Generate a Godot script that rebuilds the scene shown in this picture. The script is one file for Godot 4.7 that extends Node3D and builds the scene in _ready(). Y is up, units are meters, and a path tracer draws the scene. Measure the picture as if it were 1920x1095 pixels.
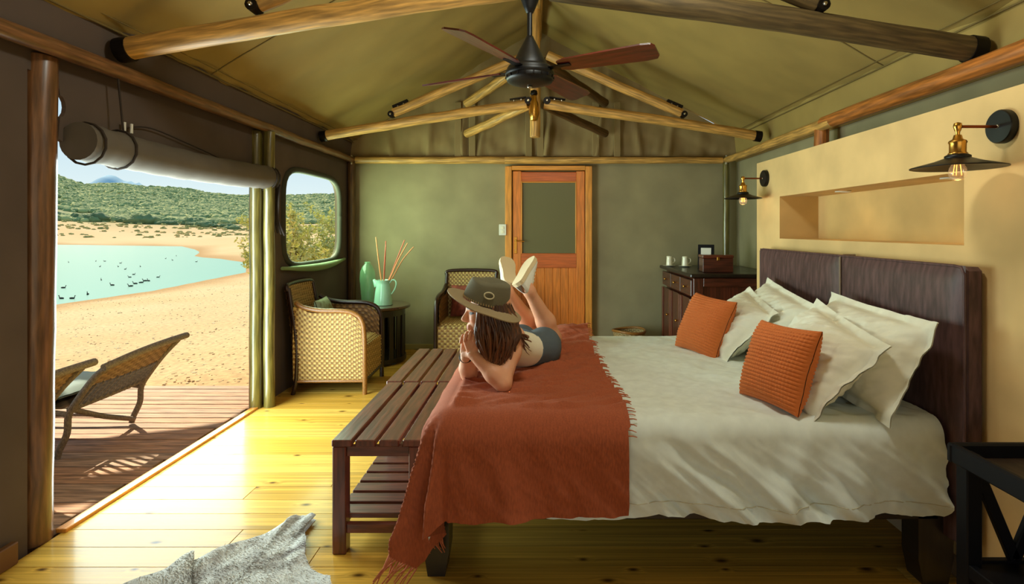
extends Node3D

const EYE := 1.37          # lens height above the floor

var mats := {}
var tex := {}
var rng := RandomNumberGenerator.new()
var nz := FastNoiseLite.new()


# ---------------------------------------------------------------- geometry
class Geo:
	var v := PackedVector3Array()
	var uv := PackedVector2Array()
	var c := PackedColorArray()
	var ix := PackedInt32Array()
	var seams := PackedInt32Array()
	var col := Color.WHITE
	var uo := Vector2.ZERO

	func vert(p: Vector3, t := Vector2.ZERO) -> int:
		v.append(p)
		uv.append(t + uo)
		c.append(col)
		return v.size() - 1

	func tri(a: int, b: int, d: int) -> void:   # counter-clockwise from outside
		ix.append(a); ix.append(d); ix.append(b)

	func quad(a: int, b: int, d: int, e: int) -> void:
		tri(a, b, d); tri(a, d, e)

	func face(ps: Array, ts: Array) -> void:
		var s := v.size()
		for i in ps.size():
			vert(ps[i], ts[i])
		for i in range(1, ps.size() - 1):
			tri(s, s + i, s + i + 1)

	func commit() -> ArrayMesh:
		var n := PackedVector3Array()
		n.resize(v.size())
		for k in range(0, ix.size(), 3):
			var a := ix[k]; var b := ix[k + 1]; var d := ix[k + 2]
			var w := (v[d] - v[a]).cross(v[b] - v[a])
			n[a] += w; n[b] += w; n[d] += w
		for k in range(0, seams.size(), 2):
			var w := n[seams[k]] + n[seams[k + 1]]
			n[seams[k]] = w; n[seams[k + 1]] = w
		for k in n.size():
			n[k] = n[k].normalized() if n[k].length_squared() > 1e-20 else Vector3.UP
		var a := []
		a.resize(Mesh.ARRAY_MAX)
		a[Mesh.ARRAY_VERTEX] = v
		a[Mesh.ARRAY_NORMAL] = n
		a[Mesh.ARRAY_TEX_UV] = uv
		a[Mesh.ARRAY_COLOR] = c
		a[Mesh.ARRAY_INDEX] = ix
		var m := ArrayMesh.new()
		m.add_surface_from_arrays(Mesh.PRIMITIVE_TRIANGLES, a)
		return m

	# bevelled box; the texture's v runs along the longest side
	func box(at: Vector3, size: Vector3, bev := 0.004, bs := Basis()) -> Geo:
		var h := size * 0.5
		bev = minf(bev, minf(h.x, minf(h.y, h.z)) * 0.6)
		var la := 0 if size.x >= size.y and size.x >= size.z else (1 if size.y >= size.z else 2)
		for ax in 3:
			var b1 := (ax + 1) % 3
			var b2 := (ax + 2) % 3
			for s in [-1.0, 1.0]:
				var ps := []
				var ts := []
				for q in [[-1.0, -1.0], [1.0, -1.0], [1.0, 1.0], [-1.0, 1.0]]:
					var p := Vector3.ZERO
					p[ax] = s * h[ax]
					p[b1] = q[0] * (h[b1] - bev) * s
					p[b2] = q[1] * (h[b2] - bev)
					ps.append(at + bs * p)
					ts.append(tuv(p, la, ax))
				face(ps, ts)
		for ax in 3:      # edges parallel to ax
			var b1 := (ax + 1) % 3
			var b2 := (ax + 2) % 3
			for s1 in [-1.0, 1.0]:
				for s2 in [-1.0, 1.0]:
					var ps := []
					var ts := []
					for q in [[-1.0, 0], [1.0, 0], [1.0, 1], [-1.0, 1]]:
						var p := Vector3.ZERO
						p[ax] = q[0] * (h[ax] - bev)
						p[b1] = s1 * (h[b1] - (0.0 if q[1] == 0 else bev))
						p[b2] = s2 * (h[b2] - (bev if q[1] == 0 else 0.0))
						ps.append(at + bs * p)
						ts.append(tuv(p, la, b1))
					if s1 * s2 > 0:
						ps.reverse(); ts.reverse()
					if s1 * s2 > 0:
						pass
					face(ps, ts) if (ps[1] - ps[0]).cross(ps[2] - ps[0]).dot((ps[0] + ps[2]) * 0.5 - at) > 0 else face([ps[3], ps[2], ps[1], ps[0]], [ts[3], ts[2], ts[1], ts[0]])
		for sx in [-1.0, 1.0]:
			for sy in [-1.0, 1.0]:
				for sz in [-1.0, 1.0]:
					var a := at + bs * Vector3(sx * h.x, sy * (h.y - bev), sz * (h.z - bev))
					var b := at + bs * Vector3(sx * (h.x - bev), sy * h.y, sz * (h.z - bev))
					var d := at + bs * Vector3(sx * (h.x - bev), sy * (h.y - bev), sz * h.z)
					if sx * sy * sz > 0:
						face([a, b, d], [Vector2.ZERO, Vector2.ZERO, Vector2.ZERO])
					else:
						face([a, d, b], [Vector2.ZERO, Vector2.ZERO, Vector2.ZERO])
		return self

	func tuv(p: Vector3, la: int, ax: int) -> Vector2:
		var o := -1
		for k in 3:
			if k != la and k != ax:
				o = k
		if o < 0:
			o = (la + 1) % 3
		if ax == la:
			return Vector2(p[(la + 1) % 3], p[(la + 2) % 3] * 0.4)
		return Vector2(p[o] + ax * 0.31, p[la])

	# a bar of rectangular section from a to b
	func bar(a: Vector3, b: Vector3, w: float, t: float, bev := 0.004, up := Vector3.UP) -> Geo:
		var y := (b - a).normalized()
		if absf(y.dot(up)) > 0.98:
			up = Vector3(0, 0, 1)
		var x := up.cross(y).normalized()
		return box((a + b) * 0.5, Vector3(w, a.distance_to(b), t), bev, Basis(x, y, x.cross(y)))

	func tube(pts: Array, rad, sides := 10, cap := true) -> Geo:
		var n := pts.size()
		var t0: Vector3 = (pts[1] - pts[0]).normalized()
		var nr := t0.cross(Vector3.UP if absf(t0.y) < 0.9 else Vector3.RIGHT).normalized()
		var ln := 0.0
		var rows := []
		for i in n:
			var t: Vector3 = (pts[mini(i + 1, n - 1)] - pts[maxi(i - 1, 0)]).normalized()
			nr = (nr - t * nr.dot(t)).normalized()
			var bn := t.cross(nr)
			if i > 0:
				ln += (pts[i] as Vector3).distance_to(pts[i - 1])
			var r: float = rad if rad is float else rad[i]
			var s := v.size()
			for j in sides + 1:
				var a := TAU * j / sides
				vert(pts[i] + (nr * cos(a) + bn * sin(a)) * r, Vector2(a * r, ln))
			seams.append(s); seams.append(s + sides)
			rows.append(s)
		for i in n - 1:
			for j in sides:
				quad(rows[i] + j, rows[i] + j + 1, rows[i + 1] + j + 1, rows[i + 1] + j)
		if cap:
			for e in [0, n - 1]:
				var m := vert(pts[e], Vector2.ZERO)
				var s := v.size()
				for j in sides + 1:
					vert(v[rows[e] + j], Vector2(v[rows[e] + j].x - pts[e].x + v[rows[e] + j].z - pts[e].z, v[rows[e] + j].y - pts[e].y))
				for j in sides:
					if e == 0:
						tri(m, s + j + 1, s + j)
					else:
						tri(m, s + j, s + j + 1)
		return self

	# profile: [radius, height] upwards on the outside; a repeated point makes a hard edge
	func lathe(prof: Array, seg := 24, xf := Transform3D()) -> Geo:
		var rows := []
		for q in prof:
			var s := v.size()
			for j in seg + 1:
				var a := TAU * j / seg
				vert(xf * Vector3(q[0] * cos(a), q[1], -q[0] * sin(a)), Vector2(a * maxf(q[0], 0.02), q[1]))
			seams.append(s); seams.append(s + seg)
			rows.append(s)
		for i in rows.size() - 1:
			if prof[i] == prof[i + 1]:
				continue
			for j in seg:
				quad(rows[i] + j, rows[i] + j + 1, rows[i + 1] + j + 1, rows[i + 1] + j)
		return self

	func surf(nu: int, nv: int, f: Callable, flip := false, us := 1.0, vs := 1.0) -> int:
		var s := v.size()
		for i in nu + 1:
			for j in nv + 1:
				vert(f.call(float(i) / nu, float(j) / nv), Vector2(us * i / nu, vs * j / nv))
		for i in nu:
			for j in nv:
				var a := s + i * (nv + 1) + j
				var b := a + nv + 1
				if flip:
					quad(a, a + 1, b + 1, b)
				else:
					quad(a, b, b + 1, a + 1)
		return s

	# a sheet with a thickness: the surface, its copy moved by off, and the rim between
	func slab(nu: int, nv: int, f: Callable, off: Vector3, us := 1.0, vs := 1.0, flip := false) -> Geo:
		var a := surf(nu, nv, f, flip, us, vs)
		var g := func(u: float, w: float) -> Vector3: return f.call(u, w) + off
		var b := surf(nu, nv, g, not flip, us, vs)
		var rim := []
		for i in nu + 1: rim.append(i * (nv + 1))
		for j in range(1, nv + 1): rim.append(nu * (nv + 1) + j)
		for i in range(nu - 1, -1, -1): rim.append(i * (nv + 1) + nv)
		for j in range(nv - 1, -1, -1): rim.append(j)
		for k in rim.size() - 1:
			var p := [v[a + rim[k]], v[b + rim[k]], v[b + rim[k + 1]], v[a + rim[k + 1]]]
			if flip:
				p.reverse()
			face(p, [Vector2.ZERO, Vector2.ZERO, Vector2.ONE * 0.01, Vector2.ONE * 0.01])
		return self

	# extrude a polygon (counter-clockwise in x,y) along z
	func prism(poly: PackedVector2Array, z0: float, z1: float, xf := Transform3D()) -> Geo:
		var tr := Geometry2D.triangulate_polygon(poly)
		if Geometry2D.is_polygon_clockwise(poly):
			poly.reverse()
			tr = Geometry2D.triangulate_polygon(poly)
		for z in [z0, z1]:
			var s := v.size()
			for p in poly:
				vert(xf * Vector3(p.x, p.y, z), p)
			for k in range(0, tr.size(), 3):
				var p := [poly[tr[k]], poly[tr[k + 1]], poly[tr[k + 2]]]
				var ccw: bool = (p[1] - p[0]).cross(p[2] - p[0]) > 0
				if ccw == (z == z1):
					tri(s + tr[k], s + tr[k + 1], s + tr[k + 2])
				else:
					tri(s + tr[k], s + tr[k + 2], s + tr[k + 1])
		for k in poly.size():
			var a := poly[k]
			var b := poly[(k + 1) % poly.size()]
			var l := a.distance_to(b)
			face([xf * Vector3(a.x, a.y, z0), xf * Vector3(b.x, b.y, z0), xf * Vector3(b.x, b.y, z1), xf * Vector3(a.x, a.y, z1)], [Vector2(0, z0), Vector2(l, z0), Vector2(l, z1), Vector2(0, z1)])
		return self

	# plaited strands as relief on a surface f(u, v); ca and cb colour the two strand directions
	func woven(nu: int, nv: int, f: Callable, ht: float, ca: Color, cb: Color, sub := 4, flip := false) -> Geo:
		var s := v.size()
		var gu := nu * sub
		var gv := nv * sub
		var e := 0.004
		var sg := -1.0 if flip else 1.0
		for i in gu + 1:
			for j in gv + 1:
				var u := float(i) / gu
				var w := float(j) / gv
				var p: Vector3 = f.call(u, w)
				var du: Vector3 = f.call(minf(u + e, 1.0), w) - f.call(maxf(u - e, 0.0), w)
				var dv: Vector3 = f.call(u, minf(w + e, 1.0)) - f.call(u, maxf(w - e, 0.0))
				var nn := du.cross(dv).normalized() * sg
				var a := u * nu
				var b := w * nv
				var ca2 := mini(int(a), nu - 1)
				var cb2 := mini(int(b), nv - 1)
				var fa := a - ca2
				var fb := b - cb2
				var even := (ca2 + cb2) % 2 == 0
				var sa := sin(PI * clampf(fa, 0.0, 1.0))
				var sb := sin(PI * clampf(fb, 0.0, 1.0))
				var hgt := sqrt(maxf(sb, 0.0)) * (0.35 + 0.65 * sa) if even else sqrt(maxf(sa, 0.0)) * (0.35 + 0.65 * sb) * 0.8
				var tone := 0.86 + 0.14 * sin(ca2 * 12.9 + cb2 * 78.2)
				col = (ca if even else cb) * tone
				col.a = 1.0
				vert(p + nn * (hgt - 0.5) * ht, Vector2(u, w))
		col = Color.WHITE
		for i in gu:
			for j in gv:
				var a := s + i * (gv + 1) + j
				var b := a + gv + 1
				if flip:
					quad(a, a + 1, b + 1, b)
				else:
					quad(a, b, b + 1, a + 1)
		return self


func smooth_path(ps: Array, per := 6) -> Array:
	var o := []
	for i in ps.size() - 1:
		var a: Vector3 = ps[maxi(i - 1, 0)]
		var b: Vector3 = ps[i]
		var c: Vector3 = ps[i + 1]
		var d: Vector3 = ps[mini(i + 2, ps.size() - 1)]
		for k in per:
			o.append(b.cubic_interpolate(c, a, d, float(k) / per))
	o.append(ps[-1])
	return o


# ---------------------------------------------------------------- nodes
func put(called: String, g, m: Material, parent: Node = self) -> MeshInstance3D:
	var o := MeshInstance3D.new()
	o.name = called
	o.mesh = g.commit() if g is Geo else g
	o.material_override = m
	parent.add_child(o, true)
	number(o, called)
	return o


func number(o: Node, called: String) -> void:     # chair, chair_001, chair_002 ...
	var p := o.get_parent()
	var taken := {}
	for k in p.get_children():
		if k != o:
			taken[String(k.name)] = true
	if not taken.has(called):
		o.name = called
		return
	var key := str(p.get_instance_id()) + called
	var i: int = counts.get(key, 1)
	while taken.has("%s_%03d" % [called, i]):
		i += 1
	counts[key] = i + 1
	o.name = "%s_%03d" % [called, i]

var counts := {}


func thing(called: String, label: String, category: String, at := Vector3.ZERO, turn := 0.0, group := "") -> Node3D:
	var o := Node3D.new()
	o.name = called
	add_child(o, true)
	number(o, called)
	o.position = at
	o.rotation.y = turn
	tag(o, label, category, group)
	return o


func tag(o: Node, label: String, category: String, group := "", kind := "") -> Node:
	if label != "": o.set_meta("label", label)
	if category != "": o.set_meta("category", category)
	if group != "": o.set_meta("group", group)
	if kind != "": o.set_meta("kind", kind)
	return o


func struct(called: String, g, m: Material, label := "", category := "") -> MeshInstance3D:
	var o := put(called, g, m)
	tag(o, label, category, "", "structure")
	return o


func struct_root(called: String, label: String, category: String) -> Node3D:
	var o := Node3D.new()
	o.name = called
	add_child(o, true)
	tag(o, label, category, "", "structure")
	return o


func dup(src: Node3D, called: String, at: Vector3, turn: float, label: String) -> Node3D:
	var o: Node3D = src.duplicate()
	o.name = called
	add_child(o, true)
	number(o, called)
	o.position = at
	o.rotation.y = turn
	if label != "": o.set_meta("label", label)
	return o


# ---------------------------------------------------------------- materials
func ntex(key: String, freq: float, oct := 4, lo := 0.0, hi := 1.0, sd := 1, kind := FastNoiseLite.TYPE_SIMPLEX, size := 512) -> NoiseTexture2D:
	if tex.has(key):
		return tex[key]
	var n := FastNoiseLite.new()
	n.noise_type = kind
	n.seed = sd
	n.frequency = freq
	n.fractal_octaves = oct
	var t := NoiseTexture2D.new()
	t.width = size
	t.height = size
	t.seamless = true
	t.noise = n
	var g := Gradient.new()
	g.set_color(0, Color(lo, lo, lo))
	g.set_color(1, Color(hi, hi, hi))
	t.color_ramp = g
	tex[key] = t
	return t


func mat(key: String, color: Color, rough := 0.7, o := {}) -> StandardMaterial3D:
	if mats.has(key):
		return mats[key]
	var m := StandardMaterial3D.new()
	m.resource_name = key
	m.albedo_color = color
	m.roughness = rough
	if o.has("metal"): m.metallic = o.metal
	if o.has("spec"): m.metallic_specular = o.spec
	if o.has("tex"): m.albedo_texture = o.tex
	if o.has("bump"):
		m.heightmap_enabled = true
		m.heightmap_texture = o.bump
		m.heightmap_scale = o.get("depth", 0.3)
	if o.has("rtex"): m.roughness_texture = o.rtex
	if o.has("scale"): m.uv1_scale = o.scale
	if o.has("tri"):
		m.uv1_triplanar = true
		m.uv1_world_triplanar = o.tri == "world"
	if o.has("coat"):
		m.clearcoat_enabled = true
		m.clearcoat = o.coat
		m.clearcoat_roughness = o.get("coat_rough", 0.1)
	if o.has("rim"):
		m.rim_enabled = true
		m.rim = o.rim
		m.rim_tint = 0.6
	if o.has("vc"): m.vertex_color_use_as_albedo = true
	if o.has("emit"):
		m.emission_enabled = true
		m.emission = o.emit
		m.emission_energy_multiplier = o.get("power", 1.0)
	if o.has("alpha"):
		m.transparency = BaseMaterial3D.TRANSPARENCY_ALPHA
		m.albedo_color.a = o.alpha
	if o.has("back"):
		m.backlight_enabled = true
		m.backlight = o.back
	if o.has("sss"):
		m.subsurf_scatter_enabled = true
		m.subsurf_scatter_strength = o.sss
	m.cull_mode = BaseMaterial3D.CULL_DISABLED
	mats[key] = m
	return m


func wood(key: String, color: Color, rough := 0.5, o := {}) -> StandardMaterial3D:
	if mats.has(key):
		return mats[key]
	var d := {"tex": ntex("grain", 0.012, 5, 0.42, 1.0, 7), "bump": tex["grain"], "depth": 0.12, "scale": Vector3(5.0, 0.45, 1)}
	d.merge(o, true)
	return mat(key, color, rough, d)


func lin(r: float, g: float, b: float) -> Color:    # an sRGB colour as a linear vertex colour
	return Color(r, g, b).srgb_to_linear()



# ================================================================ scene
func _ready() -> void:
	rng.seed = 11
	nz.seed = 5
	nz.noise_type = FastNoiseLite.TYPE_SIMPLEX_SMOOTH
	nz.frequency = 1.0
	nz.fractal_octaves = 3
	set_camera_and_light()
	make_materials()
	build_shell()
	build_roof()
	build_frame()
	build_panel()
	build_lantern()
	build_outside()
	build_bed()
	build_bench()
	build_door()
	build_fan()
	build_chairs_and_table()
	build_cabinet()
	build_nightstand()
	build_hide()
	build_person()


func set_camera_and_light() -> void:
	var cam := Camera3D.new()
	cam.name = "camera"
	cam.position = Vector3(0, EYE, 0)
	# a level lens of 1050 px on a 1920 x 1095 frame, shifted so that the vanishing point is at (1008, 430)
	cam.set_frustum(0.05 * 1095.0 / 1050.0, Vector2(-48.0, -117.5) / 1050.0 * 0.05, 0.05, 6000.0)
	cam.keep_aspect = Camera3D.KEEP_HEIGHT
	add_child(cam)
	cam.make_current()

	var env := Environment.new()
	env.background_mode = Environment.BG_SKY
	var sky := Sky.new()
	var sm := ProceduralSkyMaterial.new()
	sm.sky_top_color = Color(0.48, 0.72, 0.88)
	sm.sky_horizon_color = Color(0.93, 0.98, 0.96)
	sm.sky_curve = 0.16
	sm.ground_bottom_color = Color(0.62, 0.55, 0.42)
	sm.ground_horizon_color = Color(0.86, 0.90, 0.88)
	sm.sky_energy_multiplier = 1.0
	sm.sun_angle_max = 20.0
	sm.sun_curve = 0.1
	sky.sky_material = sm
	env.sky = sky
	env.background_energy_multiplier = 0.68
	env.tonemap_mode = Environment.TONE_MAPPER_LINEAR
	env.tonemap_exposure = 1.55
	env.sdfgi_enabled = true
	env.ssao_enabled = true
	env.ssil_enabled = true
	var we := WorldEnvironment.new()
	we.name = "environment"
	we.environment = env
	add_child(we)

	var sun := DirectionalLight3D.new()
	sun.name = "sun"
	sun.light_color = Color(1.0, 0.92, 0.78)
	sun.light_energy = 1.35
	sun.light_angular_distance = 0.6
	sun.shadow_enabled = true
	add_child(sun)
	sun.look_at_from_position(Vector3(-5.2, 6.4, -6.2), Vector3.ZERO)

	# area-light daylight at side opening and window; added fill light behind the lens
	daylight("side_opening_daylight", Vector3(-2.20, 0.87, -3.43), -PI / 2, Vector2(1.54, 1.66), Color(0.91, 1.0, 0.99), 6.6)
	daylight("side_window_daylight", Vector3(-2.22, 1.48, -5.40), -PI / 2, Vector2(1.26, 0.76), Color(0.86, 1.0, 0.82), 2.4)
	daylight("front_opening_daylight", Vector3(0.2, 1.2, 1.9), 0.0, Vector2(3.6, 2.0), Color(1.0, 0.93, 0.80), 0.9)


func daylight(called: String, at: Vector3, turn: float, size: Vector2, color: Color, energy: float) -> void:
	var l := AreaLight3D.new()
	l.name = called
	l.area_size = size
	l.area_normalize_energy = true
	l.light_color = color
	l.light_energy = energy
	l.area_range = 20.0
	l.area_attenuation = 2.0
	l.shadow_enabled = true
	add_child(l)
	l.position = at
	l.rotation.y = turn


func pine_image() -> ImageTexture:      # boards' grain with knots: u across the grain, v along it
	var n := 512
	var im := Image.create(n, n, false, Image.FORMAT_RGB8)
	var g := FastNoiseLite.new()
	g.seed = 21
	g.frequency = 1.0
	g.fractal_octaves = 3
	var kn := []
	var r := RandomNumberGenerator.new()
	r.seed = 4
	for i in 26:
		kn.append([r.randf(), r.randf(), r.randf_range(0.010, 0.022)])
	for y in n:
		for x in n:
			var u := float(x) / n
			var v := float(y) / n
			var warp := 0.0
			var dark := 0.0
			for k in kn:
				var du: float = absf(u - k[0]); du = minf(du, 1.0 - du)
				var dv: float = absf(v - k[1]); dv = minf(dv, 1.0 - dv)
				var q: float = du * du + dv * dv * 2.0
				var s: float = k[2]
				if q < s * s * 16.0:
					var e := exp(-q / (s * s * 2.2))
					warp += e * 0.05
					dark += exp(-q / (s * s * 0.45))
			var a := TAU * u
			var b := TAU * v
			var t := g.get_noise_3d(cos(a) * 3.2 + warp * 20.0, sin(a) * 3.2, cos(b) * 0.22 + 3.0) * 0.5
			t += g.get_noise_3d(cos(a) * 13.0, sin(a) * 13.0 + warp * 30.0, sin(b) * 0.4 + 9.0) * 0.5
			var f := clampf(0.84 + t * 0.30, 0.0, 1.0)
			f *= 1.0 - 0.62 * minf(dark, 1.0)
			im.set_pixel(x, y, Color(f, f * (0.98 - 0.10 * minf(dark, 1.0)), f * (0.93 - 0.2 * minf(dark, 1.0))))
	return ImageTexture.create_from_image(im)


func make_materials() -> void:
	tex["pine"] = pine_image()
	ntex("grain", 0.012, 5, 0.58, 1.0, 7)
	ntex("fine_grain", 0.012, 4, 0.80, 1.0, 8)
	ntex("cloth", 0.05, 4, 0.93, 1.0, 3)
	ntex("weave", 0.22, 2, 0.55, 1.0, 9)
	ntex("soft", 0.006, 4, 0.88, 1.0, 13)
	ntex("blotch", 0.02, 5, 0.62, 1.0, 17)
	for k in 4:
		mat("pine_floor_%d" % k, [Color(0.94, 0.75, 0.34), Color(0.91, 0.71, 0.30), Color(0.96, 0.78, 0.38), Color(0.89, 0.69, 0.29)][k], 0.34,
			{"tex": tex.pine, "scale": Vector3(1.1, 0.42, 1), "spec": 0.18, "coat": 0.13, "coat_rough": 0.12, "bump": tex.soft, "depth": 0.05})
	mat("subfloor", Color(0.16, 0.10, 0.05), 0.9)
	mat("canvas_roof", Color(0.64, 0.54, 0.29), 0.85, {"tex": tex.soft, "scale": Vector3(0.5, 0.5, 0.5), "tri": "world", "bump": tex.weave, "depth": 0.04})
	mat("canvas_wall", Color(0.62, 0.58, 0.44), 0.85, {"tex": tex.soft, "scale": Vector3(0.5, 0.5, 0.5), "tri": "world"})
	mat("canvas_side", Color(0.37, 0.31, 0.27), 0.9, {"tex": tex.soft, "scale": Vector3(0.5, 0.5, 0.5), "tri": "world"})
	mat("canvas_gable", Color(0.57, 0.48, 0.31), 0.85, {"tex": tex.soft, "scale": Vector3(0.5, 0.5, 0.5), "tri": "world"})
	mat("seam", Color(0.44, 0.37, 0.19), 0.9)
	mat("plaster", Color(0.90, 0.755, 0.51), 0.9, {"tex": tex.soft, "scale": Vector3(0.6, 0.6, 0.6), "tri": "world"})
	mat("plaster_niche", Color(0.90, 0.745, 0.48), 0.9, {"tex": tex.soft, "scale": Vector3(0.6, 0.6, 0.6), "tri": "world"})
	mat("skirting", Color(0.45, 0.30, 0.17), 0.6)
	wood("log", Color(0.93, 0.71, 0.37), 0.55, {"coat": 0.25, "coat_rough": 0.3})
	wood("log_orange", Color(0.86, 0.52, 0.22), 0.45, {"coat": 0.4, "coat_rough": 0.25})
	wood("log_dark", Color(0.46, 0.33, 0.17), 0.6)
	wood("log_grey", Color(0.46, 0.38, 0.23), 0.65)
	wood("log_brown", Color(0.56, 0.38, 0.23), 0.4, {"coat": 0.4, "coat_rough": 0.25})
	wood("log_green", Color(0.50, 0.45, 0.20), 0.35, {"coat": 0.8, "coat_rough": 0.15})
	wood("bench_wood", Color(0.50, 0.25, 0.18), 0.42, {"coat": 0.5, "coat_rough": 0.22})
	wood("door_wood", Color(0.93, 0.53, 0.19), 0.42, {"tex": tex.fine_grain, "coat": 0.4, "coat_rough": 0.2})
	wood("door_rail", Color(0.84, 0.40, 0.14), 0.42, {"tex": tex.fine_grain, "coat": 0.4, "coat_rough": 0.2})
	wood("frame_wood", Color(0.94, 0.62, 0.24), 0.45, {"tex": tex.fine_grain, "coat": 0.3})
	wood("mahogany", Color(0.40, 0.17, 0.10), 0.4, {"coat": 0.5, "coat_rough": 0.2})
	wood("dark_wood", Color(0.13, 0.08, 0.07), 0.4, {"coat": 0.4, "coat_rough": 0.2})
	wood("deck_wood", Color(0.96, 0.74, 0.57), 0.7)
	wood("deck_wood_grey", Color(0.90, 0.74, 0.61), 0.7)
	wood("rattan_grey", Color(0.66, 0.60, 0.52), 0.6, {"scale": Vector3(20, 6, 1)})
	wood("rattan_gold", Color(0.72, 0.48, 0.20), 0.45, {"scale": Vector3(20, 5, 1), "coat": 0.3})
	wood("rattan_dark", Color(0.22, 0.10, 0.07), 0.4, {"scale": Vector3(20, 5, 1), "coat": 0.4})
	mat("wicker", Color.WHITE, 0.6, {"vc": true})
	mat("black_metal", Color(0.05, 0.05, 0.055), 0.42, {"metal": 0.3})
	mat("steel_dark", Color(0.12, 0.10, 0.09), 0.45, {"metal": 0.7})
	mat("bolt_steel", Color(0.75, 0.72, 0.66), 0.3, {"metal": 1.0})
	mat("brass", Color(0.80, 0.60, 0.28), 0.25, {"metal": 1.0})
	mat("copper_tube", Color(0.52, 0.27, 0.15), 0.3, {"metal": 0.9})
	mat("black_lacquer", Color(0.055, 0.055, 0.075), 0.5, {"spec": 0.3})
	mat("leather", Color(0.42, 0.305, 0.305), 0.46, {"tex": tex.blotch, "scale": Vector3(2.4, 0.5, 2.4), "tri": "world", "bump": tex.weave, "depth": 0.05, "spec": 0.4})
	mat("piping", Color(0.50, 0.42, 0.33), 0.6)
	mat("linen", Color(0.90, 0.93, 0.90), 0.85, {"tex": tex.cloth, "scale": Vector3(0.5, 0.5, 0.5), "tri": "world", "rim": 0.15})
	mat("pillow_linen", Color(0.92, 0.91, 0.83), 0.85, {"tex": tex.cloth, "scale": Vector3(0.5, 0.5, 0.5), "tri": "world", "rim": 0.15})
	mat("mattress", Color(0.80, 0.78, 0.70), 0.9)
	mat("throw", Color(0.69, 0.34, 0.19), 0.92, {"tex": ntex("slub", 0.05, 5, 0.78, 1.0, 31), "scale": Vector3(4.2, 1.0, 4.2), "tri": "world", "bump": tex.weave, "depth": 0.08, "rim": 0.35})
	mat("fringe", Color(0.72, 0.40, 0.26), 0.95)
	mat("orange_knit", Color(0.80, 0.43, 0.19), 0.9, {"rim": 0.3})
	mat("rope", Color(0.20, 0.16, 0.13), 0.9)
	mat("white_plastic", Color(0.90, 0.89, 0.84), 0.4)
	mat("porcelain", Color(0.92, 0.90, 0.80), 0.2, {"coat": 0.6})
	mat("enamel", Color(0.66, 0.88, 0.78), 0.22, {"coat": 0.8})
	mat("glass_pane", Color(0.70, 0.72, 0.62), 0.06, {"alpha": 0.16})
	mat("green_glass", Color(0.50, 0.78, 0.58), 0.08, {"alpha": 0.28})
	mat("glass_bulb", Color(0.95, 0.93, 0.88), 0.03, {"alpha": 0.14})
	mat("filament", Color(1.0, 0.75, 0.4), 0.5, {"emit": Color(1.0, 0.62, 0.25), "power": 3.0})
	mat("stick", Color(0.86, 0.60, 0.40), 0.7)
	mat("stick_red", Color(0.78, 0.42, 0.32), 0.7)


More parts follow.
